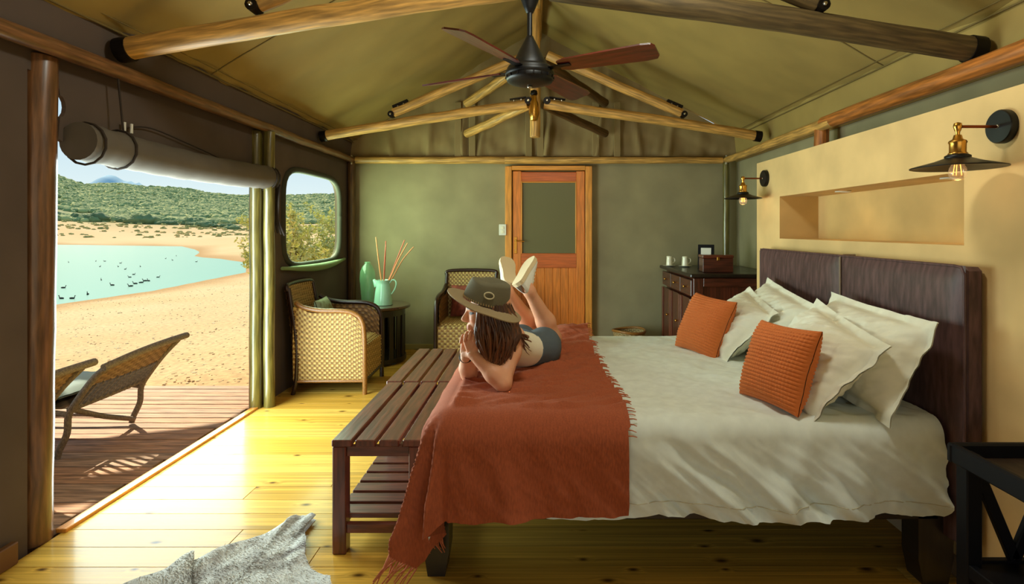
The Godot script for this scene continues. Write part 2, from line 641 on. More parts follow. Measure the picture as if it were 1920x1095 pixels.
# ---------------------------------------------------------------- floor and walls
func build_shell() -> void:
	# the boarded floor: pine boards run across the room
	var fl := struct_root("floor", "varnished yellow pine board floor of the tent room", "floor")
	put("subfloor", Geo.new().box(Vector3(0.06, -0.09, -2.2), Vector3(4.44, 0.14, 8.5), 0.002), mats.subfloor, fl)
	var w := 0.142
	var k := 0
	while true:
		var z := -6.39 + w * (k + 0.5)
		if z > 2.0:
			break
		var cut := rng.randf_range(-1.5, 1.5)
		for s in 2:
			var x0 := -2.15 if s == 0 else cut + 0.001
			var x1 := cut - 0.001 if s == 0 else 2.28
			var g := Geo.new()
			g.uo = Vector2(rng.randf() * 7.0, rng.randf() * 9.0)
			g.box(Vector3((x0 + x1) * 0.5, -0.010, z), Vector3(x1 - x0, 0.02, w - 0.0016), 0.0012)
			put("plank", g, mats["pine_floor_%d" % rng.randi_range(0, 3)], fl)
		k += 1

	# back wall: canvas up to the rail, gable above with gathered flaps
	var wb := struct_root("wall_back", "olive green canvas back wall with a gathered gable above the rail", "wall")
	put("canvas_panel", Geo.new().box(Vector3(0.06, 1.07, -6.47), Vector3(4.6, 2.5, 0.1), 0.003), mats.canvas_wall, wb)
	var gable := func(u: float, v: float) -> Vector3:
		var x := lerpf(-2.14, 2.30, u)
		var top := 2.37 + 1.28 * (1.0 - absf(x) / 2.12) if x < 0 else 2.43 + 1.22 * (1.0 - x / 2.27)
		var y := lerpf(2.2, maxf(top, 2.24), v)
		var z := -6.38
		for q in [[-0.83, 0.05], [-0.64, 0.035], [-0.06, 0.05], [0.11, 0.07], [0.70, 0.05], [0.85, 0.045], [1.15, 0.03], [-1.25, 0.03], [1.5, 0.03], [-1.7, 0.03]]:
			var dx: float = x - q[0] - 0.03 * sin(y * 5.0 + q[0] * 9.0)
			z += q[1] * exp(-dx * dx * 900.0) * (1.25 - v)
		z += 0.05 * (1.0 - v) * nz.get_noise_2d(x * 2.6, y * 1.2) + 0.03 * nz.get_noise_2d(x * 1.0 + y * 2.0, 3.0)
		return Vector3(x, y, z)
	put("gable_canvas", Geo.new().slab(150, 26, gable, Vector3(0, 0, -0.03), 4.0, 1.2, false), mats.canvas_gable, wb)
	for q in [-0.90, -0.74, -0.10, 0.03, 0.66, 0.90]:
		var g := Geo.new()
		g.box(Vector3(q, 2.50, -6.335), Vector3(0.075, 0.62, 0.012), 0.004)
		put("canvas_strap", g, mats.canvas_gable, wb)

	# left wall: near stretch, valance over the opening, far stretch with the window
	var wl := struct_root("wall_left", "brown canvas side wall with a wide opening and a rounded window", "wall")
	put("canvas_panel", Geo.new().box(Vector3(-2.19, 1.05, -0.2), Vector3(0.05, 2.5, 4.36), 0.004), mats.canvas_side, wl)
	var val := PackedVector2Array([Vector2(-4.36, 1.72), Vector2(-2.70, 1.72), Vector2(-2.535, 1.78)])
	for i in 7:
		var a := -PI / 2 + PI * i / 6
		val.append(Vector2(-2.545 - 0.032 * cos(a), 1.93 + 0.05 * sin(a)))
	val.append_array([Vector2(-2.535, 2.04), Vector2(-2.30, 2.06), Vector2(-2.30, 2.30), Vector2(-4.36, 2.30)])
	var yz := Transform3D(Basis(Vector3(0, 0, 1), Vector3(0, 1, 0), Vector3(-1, 0, 0)), Vector3(-2.17, 0, 0))
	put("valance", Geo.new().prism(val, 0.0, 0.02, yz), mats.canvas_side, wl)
	# far stretch: a sheet with a round-cornered hole
	var n := 64
	var zc := -5.40
	var yc := 1.475
	var outer := []
	var inner := []
	for i in n:
		var a := TAU * (i + 0.5) / n
		var d := Vector2(cos(a), sin(a))
		var q := pow(pow(absf(d.x) / 0.68, 5.0) + pow(absf(d.y) / 0.43, 5.0), -0.2)
		var p := d * q
		if p.y < -0.2:
			p.x *= 1.0 + 0.05 * (-p.y - 0.2)
		inner.append(Vector2(zc - p.x, yc + p.y))
		var hx := 1.06 if d.x < 0 else 1.05
		var hy := 0.84 if d.y > 0 else 1.55
		var t := minf(hx / maxf(absf(d.x), 1e-5), hy / maxf(absf(d.y), 1e-5))
		outer.append(Vector2(zc - d.x * t, yc + d.y * t))
	var ring := Geo.new()
	for side in [-2.15, -2.20]:
		for i in n:
			var j := (i + 1) % n
			var p := [Vector3(side, outer[i].y, outer[i].x), Vector3(side, outer[j].y, outer[j].x), Vector3(side, inner[j].y, inner[j].x), Vector3(side, inner[i].y, inner[i].x)]
			if side > -2.18:
				p.reverse()
			ring.face(p, [Vector2.ZERO, Vector2.ZERO, Vector2.ZERO, Vector2.ZERO])
	for i in n:
		var j := (i + 1) % n
		ring.face([Vector3(-2.15, inner[i].y, inner[i].x), Vector3(-2.15, inner[j].y, inner[j].x), Vector3(-2.20, inner[j].y, inner[j].x), Vector3(-2.20, inner[i].y, inner[i].x)], [Vector2.ZERO, Vector2.ZERO, Vector2.ZERO, Vector2.ZERO])
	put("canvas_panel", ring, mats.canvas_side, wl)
	# corner fillers where the ring's rays stop short of the corners
	for q in [[-4.36, 2.3], [-6.45, 2.3], [-4.36, -0.07], [-6.45, -0.07]]:
		var s := 0.16
		put("canvas_corner", Geo.new().box(Vector3(-2.176, q[1] + (-s if q[1] > 1 else s) * 0.5, q[0] + (-s if q[0] > -5 else s) * 0.5), Vector3(0.045, s, s), 0.002), mats.canvas_side, wl)

	var wn := struct_root("window_1", "round-cornered canvas window with a dark rolled edge in the left wall", "window")
	var path := []
	for i in n + 1:
		var p: Vector2 = inner[i % n]
		path.append(Vector3(-2.15, p.y, p.x))
	put("window_frame", Geo.new().tube(path, 0.028, 8, false), mat("window_edge", Color(0.24, 0.24, 0.19), 0.8), wn)
	var sill := []
	var sr := []
	for i in 15:
		var t := i / 14.0
		sill.append(Vector3(-2.125 + 0.03 * sin(PI * t), 1.045 - 0.035 * sin(PI * t), lerpf(-4.66, -6.16, t)))
		sr.append(0.012 + 0.024 * sin(PI * clampf(t, 0.04, 0.96)))
	put("rolled_flap", Geo.new().tube(sill, sr, 10), mat("flap_green", Color(0.52, 0.62, 0.44), 0.8), wn)

	var wr := struct_root("wall_right", "grey green canvas side wall behind the plastered headboard wall", "wall")
	put("canvas_panel", Geo.new().box(Vector3(2.32, 1.05, -2.2), Vector3(0.08, 2.5, 8.5), 0.003), mats.canvas_wall, wr)

	# the front of the tent behind the lens: open between two side pieces
	var wf := struct_root("wall_front", "canvas front wall pieces either side of the open tent front", "wall")
	put("canvas_panel", Geo.new().box(Vector3(-1.95, 1.2, 2.03), Vector3(0.5, 2.6, 0.05), 0.003), mats.canvas_side, wf)
	put("canvas_panel", Geo.new().box(Vector3(2.05, 1.2, 2.03), Vector3(0.4, 2.6, 0.05), 0.003), mats.canvas_side, wf)
	put("gable_canvas", Geo.new().prism(PackedVector2Array([Vector2(-2.2, 2.25), Vector2(2.25, 2.25), Vector2(2.25, 2.4), Vector2(0, 3.68), Vector2(-2.2, 2.4)]), 2.01, 2.05), mats.canvas_gable, wf)

	var sk := Geo.new().box(Vector3(-2.145, 0.045, -0.15), Vector3(0.03, 0.09, 4.3), 0.004)
	struct("baseboard_left", sk, mats.skirting, "brown skirting board along the near left canvas wall", "baseboard")
	struct("baseboard_back", Geo.new().box(Vector3(-1.27, 0.03, -6.40), Vector3(1.78, 0.06, 0.03), 0.004), mat("skirting_pale", Color(0.62, 0.56, 0.30), 0.6), "pale skirting strip along the back canvas wall", "baseboard")
	struct("trim_1", Geo.new().box(Vector3(-2.155, 0.006, -3.4), Vector3(0.05, 0.02, 1.74), 0.003), mats.frame_wood, "pale wooden threshold between floor and deck", "trim")

	# canvas blind rolled up under the valance
	var bl := thing("roller_blind", "grey canvas blind rolled up above the side opening", "blind")
	var roll := Geo.new()
	var rp := []
	var rr := []
	for i in 41:
		var t := i / 40.0
		rp.append(Vector3(-2.10, 1.775 - 0.022 * sin(PI * t), lerpf(-2.56, -4.40, t)))
		rr.append(0.088 + 0.006 * nz.get_noise_1d(t * 9.0) + (0.004 * sin(t * 160.0) if t > 0.8 or t < 0.22 else 0.0))
	roll.tube(rp, rr, 22)
	put("canvas_roll", roll, mat("canvas_blind", Color(0.42, 0.39, 0.35), 0.9, {"tex": tex.soft, "scale": Vector3(0.7, 0.7, 0.7), "tri": "world"}), bl)
	for z in [-2.60, -2.80, -4.31, -4.36]:
		var sp := []
		for i in 15:
			var a := PI * 0.5 + TAU * i / 14.0
			sp.append(Vector3(-2.10 + cos(a) * 0.098, 1.768 + sin(a) * 0.098, z))
		put("strap", Geo.new().tube(sp, 0.006, 6), mats.rope, bl)
	for z in [-2.80, -4.33]:
		put("cord", Geo.new().tube([Vector3(-2.09, 2.12, z + 0.01), Vector3(-2.085, 2.0, z), Vector3(-2.075, 1.86, z - 0.005)], 0.005, 6), mats.rope, bl)
	var lp := smooth_path([Vector3(-2.148, 1.90, -2.92), Vector3(-2.145, 1.93, -3.1), Vector3(-2.145, 1.90, -3.4), Vector3(-2.145, 1.86, -3.7), Vector3(-2.145, 1.82, -3.9), Vector3(-2.13, 1.74, -4.0)])
	put("loop_cord", Geo.new().tube(lp, 0.004, 5), mats.rope, bl)
	for z in [-2.90, -2.95]:
		put("toggle", Geo.new().tube([Vector3(-2.14, 1.875, z), Vector3(-2.14, 1.925, z)], 0.008, 6), mats.white_plastic, bl)

	# straps that hang in a bundle on the post by the window
	var st := thing("tie_strap", "dark strap bundle hanging on the post beside the window", "strap")
	for i in 4:
		var x := -2.06 + 0.012 * i
		put("strap_end", Geo.new().tube(smooth_path([Vector3(x, 1.72, -4.40), Vector3(x + 0.012, 1.58, -4.385 + 0.01 * i), Vector3(x - 0.004, 1.44, -4.39), Vector3(x + 0.015 * i, 1.35 - 0.01 * i, -4.38)]), 0.007, 6), mats.rope, st)


# ---------------------------------------------------------------- roof
func build_roof() -> void:
	var ce := struct_root("ceiling", "olive canvas tent roof with two slopes", "ceiling")
	for s in [-1.0, 1.0]:
		var f := func(u: float, v: float) -> Vector3:
			var x := lerpf(2.12 if s < 0 else 2.27, 0.0, u)
			var z := lerpf(2.05, -6.42, v)
			var y := lerpf(2.37 if s < 0 else 2.43, 3.65, u)
			var sag := 0.035 * sin(PI * u) * (0.6 + 0.4 * sin(z * 2.24 + 0.6))
			var wr := 0.040 * nz.get_noise_2d(z * 1.4 + s * 7.0, u * 1.1) + 0.024 * u * sin(z * 9.0 + 3.0 * nz.get_noise_2d(z, u)) * smoothstep(0.3, 1.0, u)
			return Vector3(s * x, y - sag + wr, z)
		put("canvas_panel", Geo.new().slab(40, 130, f, Vector3(0, 0.04, 0), 2.5, 8.4, s < 0), mats.canvas_roof, ce)
		for z in [-1.2, -3.62]:
			var sp := []
			for i in 21:
				sp.append(f.call(i / 20.0, (2.05 - z) / 8.47) + Vector3(0, -0.004, 0))
			put("seam", Geo.new().tube(sp, 0.004, 5), mats.seam, ce)
		# upright strip between the eave pole and the roof, with its sewn edge
		var g := func(u: float, v: float) -> Vector3:
			var z := lerpf(2.05, -6.42, u)
			return Vector3(s * ((2.11 if s < 0 else 2.24) + 0.03 * (1.0 - v) + 0.012 * sin(PI * v) * nz.get_noise_1d(z * 2.0)), lerpf(2.14, 2.40 if s < 0 else 2.46, v), z)
		put("eave_strip", Geo.new().slab(60, 6, g, Vector3(s * 0.03, 0, 0), 8.4, 0.26, s < 0), mats.canvas_side if s < 0 else mats.canvas_roof, ce)
		for q in [[2.10, 2.358, 0.006], [2.055, 2.39, 0.003]] if s < 0 else [[2.23, 2.42, 0.005], [2.18, 2.45, 0.003]]:
			put("edge_seam", Geo.new().tube([Vector3(s * q[0], q[1], 2.0), Vector3(s * q[0], q[1], -6.38)], q[2], 6), mats.seam, ce)


# ---------------------------------------------------------------- poles
func pole(label: String, a: Vector3, b: Vector3, r: float, m: Material, r2 := -1.0, bend := Vector3.ZERO, called := "tent_pole") -> void:
	var o := log_part(self, called, a, b, r, m, r2, bend)
	tag(o, label, "pole")


func log_part(parent: Node, called: String, a: Vector3, b: Vector3, r: float, m: Material, r2 := -1.0, bend := Vector3.ZERO) -> MeshInstance3D:
	var ps := []
	var rs := []
	for i in 17:
		var t := i / 16.0
		ps.append(a.lerp(b, t) + bend * sin(PI * t) + Vector3(nz.get_noise_2d(t * 3.0, a.z * 3.0 + r * 90.0), nz.get_noise_2d(t * 3.0, a.x * 5.0 + 40.0), 0) * 0.006)
		rs.append(lerpf(r, r2 if r2 > 0 else r, t) * (1.0 + 0.05 * nz.get_noise_2d(t * 6.0, a.x * 3.0 + b.y)))
	# turned-in ends
	ps.insert(0, ps[0] + (ps[0] - ps[1]).normalized() * 0.006); rs.insert(0, rs[0] * 0.88)
	ps.append(ps[-1] + (ps[-1] - ps[-2]).normalized() * 0.006); rs.append(rs[-1] * 0.88)
	var g := Geo.new()
	g.uo = Vector2(rng.randf() * 5.0, rng.randf() * 5.0)
	return put(called, g.tube(ps, rs, 14), m, parent)


func bolt(o: Node3D, at: Vector3, dir := Vector3(0, 0, 1), r := 0.011) -> void:
	var g := Geo.new()
	g.tube([at, at + dir * 0.008, at + dir * 0.014], [r, r, r * 0.6], 6)
	put("bolt", g, mats.bolt_steel, o)


func build_frame() -> void:
	pole("long eave pole over the left side opening", Vector3(-2.09, 2.155, 1.9), Vector3(-2.09, 2.155, -4.36), 0.042, mats.log_brown, 0.036, Vector3.ZERO, "eave_pole")
	pole("short eave pole above the rounded window", Vector3(-2.09, 2.155, -4.37), Vector3(-2.09, 2.155, -6.32), 0.036, mats.log_brown, 0.034, Vector3.ZERO, "eave_pole")
	pole("long orange eave pole above the plastered headboard wall", Vector3(2.14, 2.16, 1.9), Vector3(2.14, 2.16, -4.18), 0.052, mats.log_orange, 0.05, Vector3.ZERO, "eave_pole")
	pole("pale eave pole running to the back right corner", Vector3(2.13, 2.15, -4.05), Vector3(2.13, 2.15, -6.30), 0.043, mats.log, 0.036, Vector3.ZERO, "eave_pole")
	pole("short upright pole between orange eave pole and headboard wall", Vector3(2.15, 0.0, -4.24), Vector3(2.15, 2.13, -4.24), 0.052, mats.log_orange, -1.0, Vector3.ZERO, "upright_pole")
	pole("thin upright pole in the back right corner", Vector3(2.13, 0.0, -6.33), Vector3(2.13, 2.12, -6.33), 0.036, mats.log_green, -1.0, Vector3.ZERO, "upright_pole")
	pole("dark upright pole in the back left corner", Vector3(-2.10, 0.0, -6.33), Vector3(-2.10, 2.12, -6.33), 0.045, mats.log_dark, -1.0, Vector3.ZERO, "upright_pole")
	pole("thick brown upright pole at the near side of the opening", Vector3(-2.215, 0.0, -2.46), Vector3(-2.19, 2.13, -2.46), 0.066, mats.log_brown, -1.0, Vector3.ZERO, "upright_pole")
	pole("greenish upright pole at the far side of the opening, outer of the pair", Vector3(-2.165, 0.0, -4.30), Vector3(-2.165, 2.12, -4.30), 0.046, mats.log_green, -1.0, Vector3.ZERO, "upright_pole")
	pole("golden upright pole at the far side of the opening, inner of the pair", Vector3(-2.076, 0.0, -4.33), Vector3(-2.076, 2.12, -4.33), 0.042, mats.log_green, -1.0, Vector3.ZERO, "upright_pole")
	pole("horizontal rail along the back wall left of the door", Vector3(-2.05, 2.15, -6.33), Vector3(-0.37, 2.15, -6.33), 0.040, mats.log, 0.043, Vector3.ZERO, "wall_rail")
	pole("horizontal rail along the back wall over and right of the door", Vector3(-0.365, 2.15, -6.33), Vector3(2.09, 2.15, -6.33), 0.043, mats.log, 0.036, Vector3.ZERO, "wall_rail")
	for q in [[-2.09, -6.33, "left"], [2.12, -6.33, "right"]]:
		var c := thing("corner_clamp", "small steel clamp on the back %s corner of the pole frame" % q[2], "clamp")
		put("plate", Geo.new().tube([Vector3(q[0], 2.10, q[1] + 0.045), Vector3(q[0], 2.20, q[1] + 0.045)], 0.014, 8), mats.bolt_steel, c)
		bolt(c, Vector3(q[0], 2.12, q[1] + 0.055)); bolt(c, Vector3(q[0], 2.18, q[1] + 0.055))

	pole("ridge pole along the top of the tent", Vector3(0, 3.53, 1.9), Vector3(0, 3.53, -6.33), 0.05, mats.log, -1.0, Vector3.ZERO, "ridge_pole")
	truss(-2.80, "near", 2.20, 0.055, 0.062, 2.62)
	var far := truss(-5.40, "far", 2.14, 0.047, 0.047, 2.26)
	for q in [[-1.0, 2.58, 2.44, 0.047], [1.0, 2.58, 2.44, 0.045], [-1.0, 3.0, 2.78, 0.05], [1.0, 3.0, 2.78, 0.047]]:
		log_part(far, "gable_brace", Vector3(q[0] * 0.075 - 0.015, q[1], -5.45), Vector3(q[0] * 0.775 - 0.015, q[2], -6.27), q[3], mats.log if q[0] < 0 else mats.log_dark)
	# polished lamp on the far king post
	var lm := thing("brass_lamp", "polished brass lamp fixed to the far king post", "lamp", Vector3(-0.035, 2.50, -5.335))
	put("body", Geo.new().lathe([[0.0, -0.10], [0.035, -0.09], [0.05, -0.02], [0.042, 0.07], [0.028, 0.10], [0.022, 0.15], [0.0, 0.16]], 16), mats.brass, lm)
	put("cap", Geo.new().lathe([[0.03, 0.15], [0.036, 0.16], [0.03, 0.19], [0.0, 0.20]], 12), mats.steel_dark, lm)
	put("bracket", Geo.new().box(Vector3(0.0, 0.16, -0.03), Vector3(0.03, 0.02, 0.06), 0.003), mats.steel_dark, lm)


func truss(z: float, which: String, xr: float, rl: float, rr: float, foot: float) -> Node3D:
	var p := thing("roof_truss", "%s roof truss of round poles with steel brackets" % ("far golden" if which == "far" else "near, partly cut off,"), "truss")
	log_part(p, "king_post", Vector3(-0.025, foot, z), Vector3(-0.025, 3.50, z), 0.052, mats.log)
	for s in [-1.0, 1.0]:
		var xe := 2.08 if s < 0 else xr
		var m: Material = mats.log if s < 0 or which == "far" else mats.log_grey
		var e := Vector3(s * xe, 2.265, z)
		var d := (Vector3(0, 2.575, z) - e).normalized()
		log_part(p, "chord", e, Vector3(s * 0.09 - 0.02, 2.575, z), rl if s < 0 else rr, m, -1.0, Vector3(0, 0.012, 0))
		put("end_cap", Geo.new().tube([e - d * 0.012, e + d * 0.05], (rl if s < 0 else rr) + 0.006, 16), mats.steel_dark, p)
		var b := Vector3(s * 0.11, 2.60, z)
		put("bracket", Geo.new().bar(b - d * 0.16 + Vector3(0, rl * 0.9, 0), b + Vector3(0, rl * 0.9, 0), 0.05, 0.012, 0.002), mats.steel_dark, p)
		for k in 2:
			bolt(p, b - d * (0.05 + 0.07 * k) + Vector3(0, rl * 0.9 - 0.02, 0.02))
		put("knuckle", Geo.new().tube([b + Vector3(-s * 0.02, 0.0, -0.02), b + Vector3(-s * 0.02, 0.0, 0.06)], 0.035, 12), mats.steel_dark, p)
		bolt(p, b + Vector3(-s * 0.02, 0, 0.06), Vector3(0, 0, 1), 0.014)
		# strut from the chord up to the king post
		var a2 := Vector3(s * 1.38, 2.49, z + 0.02)
		var b2 := Vector3(s * 0.10, 3.04, z + 0.02)
		log_part(p, "strut", a2, b2, 0.045, m)
		var d2 := (b2 - a2).normalized()
		put("bracket", Geo.new().bar(a2 + Vector3(0, 0.03, 0), a2 + d2 * 0.16 + Vector3(0, 0.03, 0), 0.075, 0.06, 0.004, Vector3(0, 0, 1)), mats.steel_dark, p)
		put("knuckle", Geo.new().tube([a2 + Vector3(-s * -0.02, -0.02, -0.03), a2 + Vector3(s * 0.02, -0.02, 0.05)], 0.03, 12), mats.steel_dark, p)
		for k in 2:
			bolt(p, a2 + d2 * (0.05 + 0.06 * k) + Vector3(0, 0.035, 0.03), Vector3(0, 0, 1), 0.009)
		bolt(p, a2 + Vector3(s * 0.02, -0.02, 0.05), Vector3(0, 0, 1), 0.012)
	return p


# ---------------------------------------------------------------- plastered headboard wall with its niche and lamps
func build_panel() -> void:
	var w := struct_root("wall_headboard", "beige plastered low wall with a long niche behind the bed", "wall")
	var x0 := 1.66
	var x1 := 2.02
	var z0 := -0.9
	var z1 := -4.24
	var n0 := -2.18
	var n1 := -3.84
	var yl := 1.307
	var yh := 1.595
	var top := 1.868
	var blk := CSGBox3D.new()
	blk.name = "plaster_block"
	blk.size = Vector3(x1 - x0, top, z0 - z1)
	blk.material = mats.plaster
	w.add_child(blk, true)
	blk.position = Vector3((x0 + x1) * 0.5, top * 0.5, (z0 + z1) * 0.5)
	var cut := CSGBox3D.new()
	cut.name = "niche"
	cut.operation = CSGShape3D.OPERATION_SUBTRACTION
	cut.size = Vector3(0.4, yh - yl, n0 - n1)
	cut.material = mats.plaster_niche
	blk.add_child(cut, true)
	cut.position = Vector3(1.925 - 0.2, (yl + yh) * 0.5, (n0 + n1) * 0.5) - blk.position
	struct("baseboard_right", Geo.new().box(Vector3(x0 - 0.008, 0.04, -2.57), Vector3(0.016, 0.08, 3.3), 0.003), mat("skirting_grey", Color(0.62, 0.52, 0.40), 0.7), "painted skirting along the foot of the plastered wall", "baseboard")
	for q in [[-2.42, "near"], [-3.28, "far"]]:
		var d := thing("niche_downlight", "small recessed downlight at the %s end of the niche ceiling" % q[0 + 1], "downlight", Vector3(1.79, yh, q[0]), 0.0, "niche downlights")
		put("ring", Geo.new().lathe([[0.030, -0.001], [0.042, -0.001], [0.044, -0.006], [0.034, -0.008], [0.030, -0.001]], 24), mats.white_plastic, d)
		put("lens", Geo.new().lathe([[0.031, -0.003], [0.018, -0.004], [0.0, -0.0045]], 24), mat("lens_glow", Color(1, 0.95, 0.8), 0.4, {"emit": Color(1.0, 0.88, 0.62), "power": 1.2}), d)
		var l := SpotLight3D.new()
		l.name = "niche_light"
		l.light_color = Color(1.0, 0.80, 0.48)
		l.light_energy = 0.008
		l.spot_angle = 70.0
		l.spot_range = 6.0
		l.light_size = 0.03
		l.shadow_enabled = true
		d.add_child(l)
		l.position = Vector3(0, -0.012, 0)
		l.rotation.x = -PI / 2
	sconce("wall_sconce", "black saucer wall lamp with brass socket nearest the headboard's near end", Vector3(1.66, 1.735, -1.99), 0.145)
	sconce("wall_sconce", "black saucer wall lamp at the far end of the plastered wall", Vector3(1.66, 1.74, -4.07), 0.132)


func sconce(called: String, label: String, at: Vector3, r: float) -> void:
	var o := thing(called, label, "wall lamp", at, 0.0, "wall lamps over the bed")
	var side := Transform3D(Basis(Vector3(0, 0, 1), Vector3(-1, 0, 0), Vector3(0, -1, 0)).orthonormalized(), Vector3.ZERO)
	put("wall_plate", Geo.new().lathe([[0.06, 0.0], [0.06, 0.0], [0.060, 0.020], [0.056, 0.025], [0.056, 0.025], [0.0, 0.026]], 36, side), mats.black_metal, o)
	put("screw", Geo.new().lathe([[0.007, 0.026], [0.007, 0.03], [0.0, 0.031]], 10, side), mats.bolt_steel, o)
	var ax := -0.167
	put("arm", Geo.new().tube([Vector3(-0.02, 0, 0), Vector3(ax + 0.012, 0, 0)], 0.0055, 8), mats.copper_tube, o)
	put("joint", Geo.new().lathe([[0.0, 0.016], [0.012, 0.012], [0.014, 0.0], [0.010, -0.014], [0.007, -0.02], [0.007, -0.035]].map(func(q): return [q[0], q[1]]), 14, Transform3D(Basis.IDENTITY, Vector3(ax, 0, 0))), mats.brass, o)
	var sk := [[0.0, -0.028], [0.012, -0.03], [0.016, -0.045], [0.026, -0.05], [0.029, -0.056], [0.026, -0.062], [0.026, -0.092], [0.030, -0.095], [0.030, -0.102], [0.0, -0.104]]
	sk.reverse()
	put("socket", Geo.new().lathe(sk, 20, Transform3D(Basis.IDENTITY, Vector3(ax, 0, 0))), mats.brass, o)
	put("collar", Geo.new().lathe([[0.036, -0.116], [0.040, -0.112], [0.040, -0.104], [0.030, -0.098], [0.0, -0.098]], 20, Transform3D(Basis.IDENTITY, Vector3(ax, 0, 0))), mats.black_metal, o)
	put("shade", Geo.new().lathe([[0.02, -0.113], [r * 0.5, -0.131], [r - 0.004, -0.148], [r, -0.147], [r, -0.144], [r * 0.5, -0.124], [r * 0.28, -0.112], [0.02, -0.106]], 40, Transform3D(Basis.IDENTITY, Vector3(ax, 0, 0))), mats.black_metal, o)
	put("bulb", Geo.new().lathe([[0.0, -0.192], [0.014, -0.190], [0.025, -0.180], [0.029, -0.165], [0.026, -0.148], [0.016, -0.130], [0.013, -0.115]], 20, Transform3D(Basis.IDENTITY, Vector3(ax, 0, 0))), mats.glass_bulb, o)
	var g := Geo.new()
	for k in 5:
		var a := TAU * k / 5.0
		g.tube([Vector3(ax + cos(a) * 0.008, -0.128, sin(a) * 0.008), Vector3(ax + cos(a) * 0.014, -0.172, sin(a) * 0.014)], 0.0012, 5)
	put("filament", g, mats.filament, o)
	var l := OmniLight3D.new()
	l.name = "bulb_light"
	l.light_color = Color(1.0, 0.74, 0.40)
	l.light_energy = 0.004
	l.omni_range = 8.0
	l.omni_attenuation = 2.0
	l.light_size = 0.02
	l.shadow_enabled = true
	o.add_child(l)
	l.position = Vector3(ax, -0.205, 0)


func build_lantern() -> void:      # added lantern out of view above the picture, put in to brighten the bed
	var o := thing("ridge_lantern", "white paper lantern hung from the ridge pole towards the front of the tent", "lamp", Vector3(0.25, 2.93, -2.0))
	put("shade", Geo.new().lathe([[0.04, -0.19], [0.12, -0.16], [0.19, -0.08], [0.21, 0.0], [0.19, 0.08], [0.12, 0.16], [0.04, 0.19]], 32), mat("paper_glow", Color(0.95, 0.94, 0.88), 0.9, {"emit": Color(1.0, 0.98, 0.92), "power": 1.6}), o)
	put("cord", Geo.new().tube([Vector3(0, 0.18, 0), Vector3(-0.12, 0.50, 0), Vector3(-0.235, 0.54, 0)], 0.004, 6), mats.rope, o)
	var l := OmniLight3D.new()
	l.name = "lantern_light"
	l.light_color = Color(0.98, 1.0, 0.95)
	l.light_energy = 1.0
	l.omni_range = 14.0
	l.omni_attenuation = 2.0
	l.light_size = 0.18
	l.shadow_enabled = true
	o.add_child(l)


# ================================================================ outside: lake, sand, hills, deck
const LAKE := -1.5
var shore := PackedVector2Array([   # x, z of the water's edge
	Vector2(-17.6, -12), Vector2(-18.3, -20.8), Vector2(-17.8, -26.0), Vector2(-19.3, -37.5), Vector2(-25.0, -48.5), Vector2(-31.0, -55.0), Vector2(-36.0, -59.0),
	Vector2(-42.0, -70.0), Vector2(-50.0, -82.0), Vector2(-60.0, -95.0), Vector2(-90.0, -106.0), Vector2(-150.0, -104.0), Vector2(-150.0, 10.0), Vector2(-40.0, 12.0)])


func shore_distance(p: Vector2) -> float:
	var d := 1e9
	for i in shore.size():
		d = minf(d, p.distance_to(Geometry2D.get_closest_point_to_segment(p, shore[i], shore[(i + 1) % shore.size()])))
	return -d if Geometry2D.is_point_in_polygon(p, shore) else d


func land(x: float, z: float) -> float:
	var p := Vector2(x, z)
	var r := p.length()
	var d := shore_distance(p)
	var h := LAKE + (0.075 * d if d < 16.0 else 1.2 + 0.024 * (d - 16.0))
	if d < 0.0:
		h = LAKE + maxf(d * 0.06, -1.2)
	h += 0.05 * nz.get_noise_2d(x * 0.25, z * 0.25) * smoothstep(0.0, 4.0, absf(d))
	if r < 14.0:
		h = minf(h, lerpf(-0.42, -0.30, smoothstep(6.0, 14.0, r)))
	if r > 150.0:
		var t := (r - 150.0) / 430.0
		var az := atan2(-x, -z)
		var crest := 34.0 + 13.0 * smoothstep(0.675, 0.74, az) * smoothstep(1.3, 0.9, az) + 2.5 * sin(az * 9.0 + 1.0) + 1.5 * sin(az * 23.0)
		var up := pow(minf(t, 1.0), 1.35) * crest if t < 1.0 else crest - (t - 1.0) * 6.0
		h = lerpf(h, 1.2 + up, smoothstep(150.0, 190.0, r)) + 1.8 * nz.get_noise_2d(x * 0.02, z * 0.02) * smoothstep(180.0, 300.0, r)
	return h


func blob(rad: Vector3, rough: float, sd: float, rings := 8, seg := 11) -> Geo:     # a lumpy leafy mass
	var g := Geo.new()
	g.surf(seg, rings, func(u: float, v: float) -> Vector3:
		var a := TAU * u
		var b := PI * (v - 0.5)
		var n := Vector3(cos(b) * cos(a), sin(b), -cos(b) * sin(a))
		var k := 1.0 + rough * nz.get_noise_3d(n.x * 2.4 + sd, n.y * 2.4, n.z * 2.4) + rough * 0.8 * nz.get_noise_3d(n.x * 6.0 + sd, n.y * 6.0, n.z * 6.0)
		return n * rad * k + Vector3(0, rad.y * 0.7, 0))
	return g


func scatter(called: String, mesh: Mesh, m: Material, xfs: Array, cols: Array, label: String, category: String, parent: Node = self) -> MultiMeshInstance3D:
	var mm := MultiMesh.new()
	mm.transform_format = MultiMesh.TRANSFORM_3D
	mm.use_colors = true
	mm.mesh = mesh
	mm.instance_count = xfs.size()
	for i in xfs.size():
		mm.set_instance_transform(i, xfs[i])
		mm.set_instance_color(i, cols[i])
	var o := MultiMeshInstance3D.new()
	o.name = called
	o.multimesh = mm
	o.material_override = m
	parent.add_child(o, true)
	tag(o, label, category, "", "stuff")
	return o


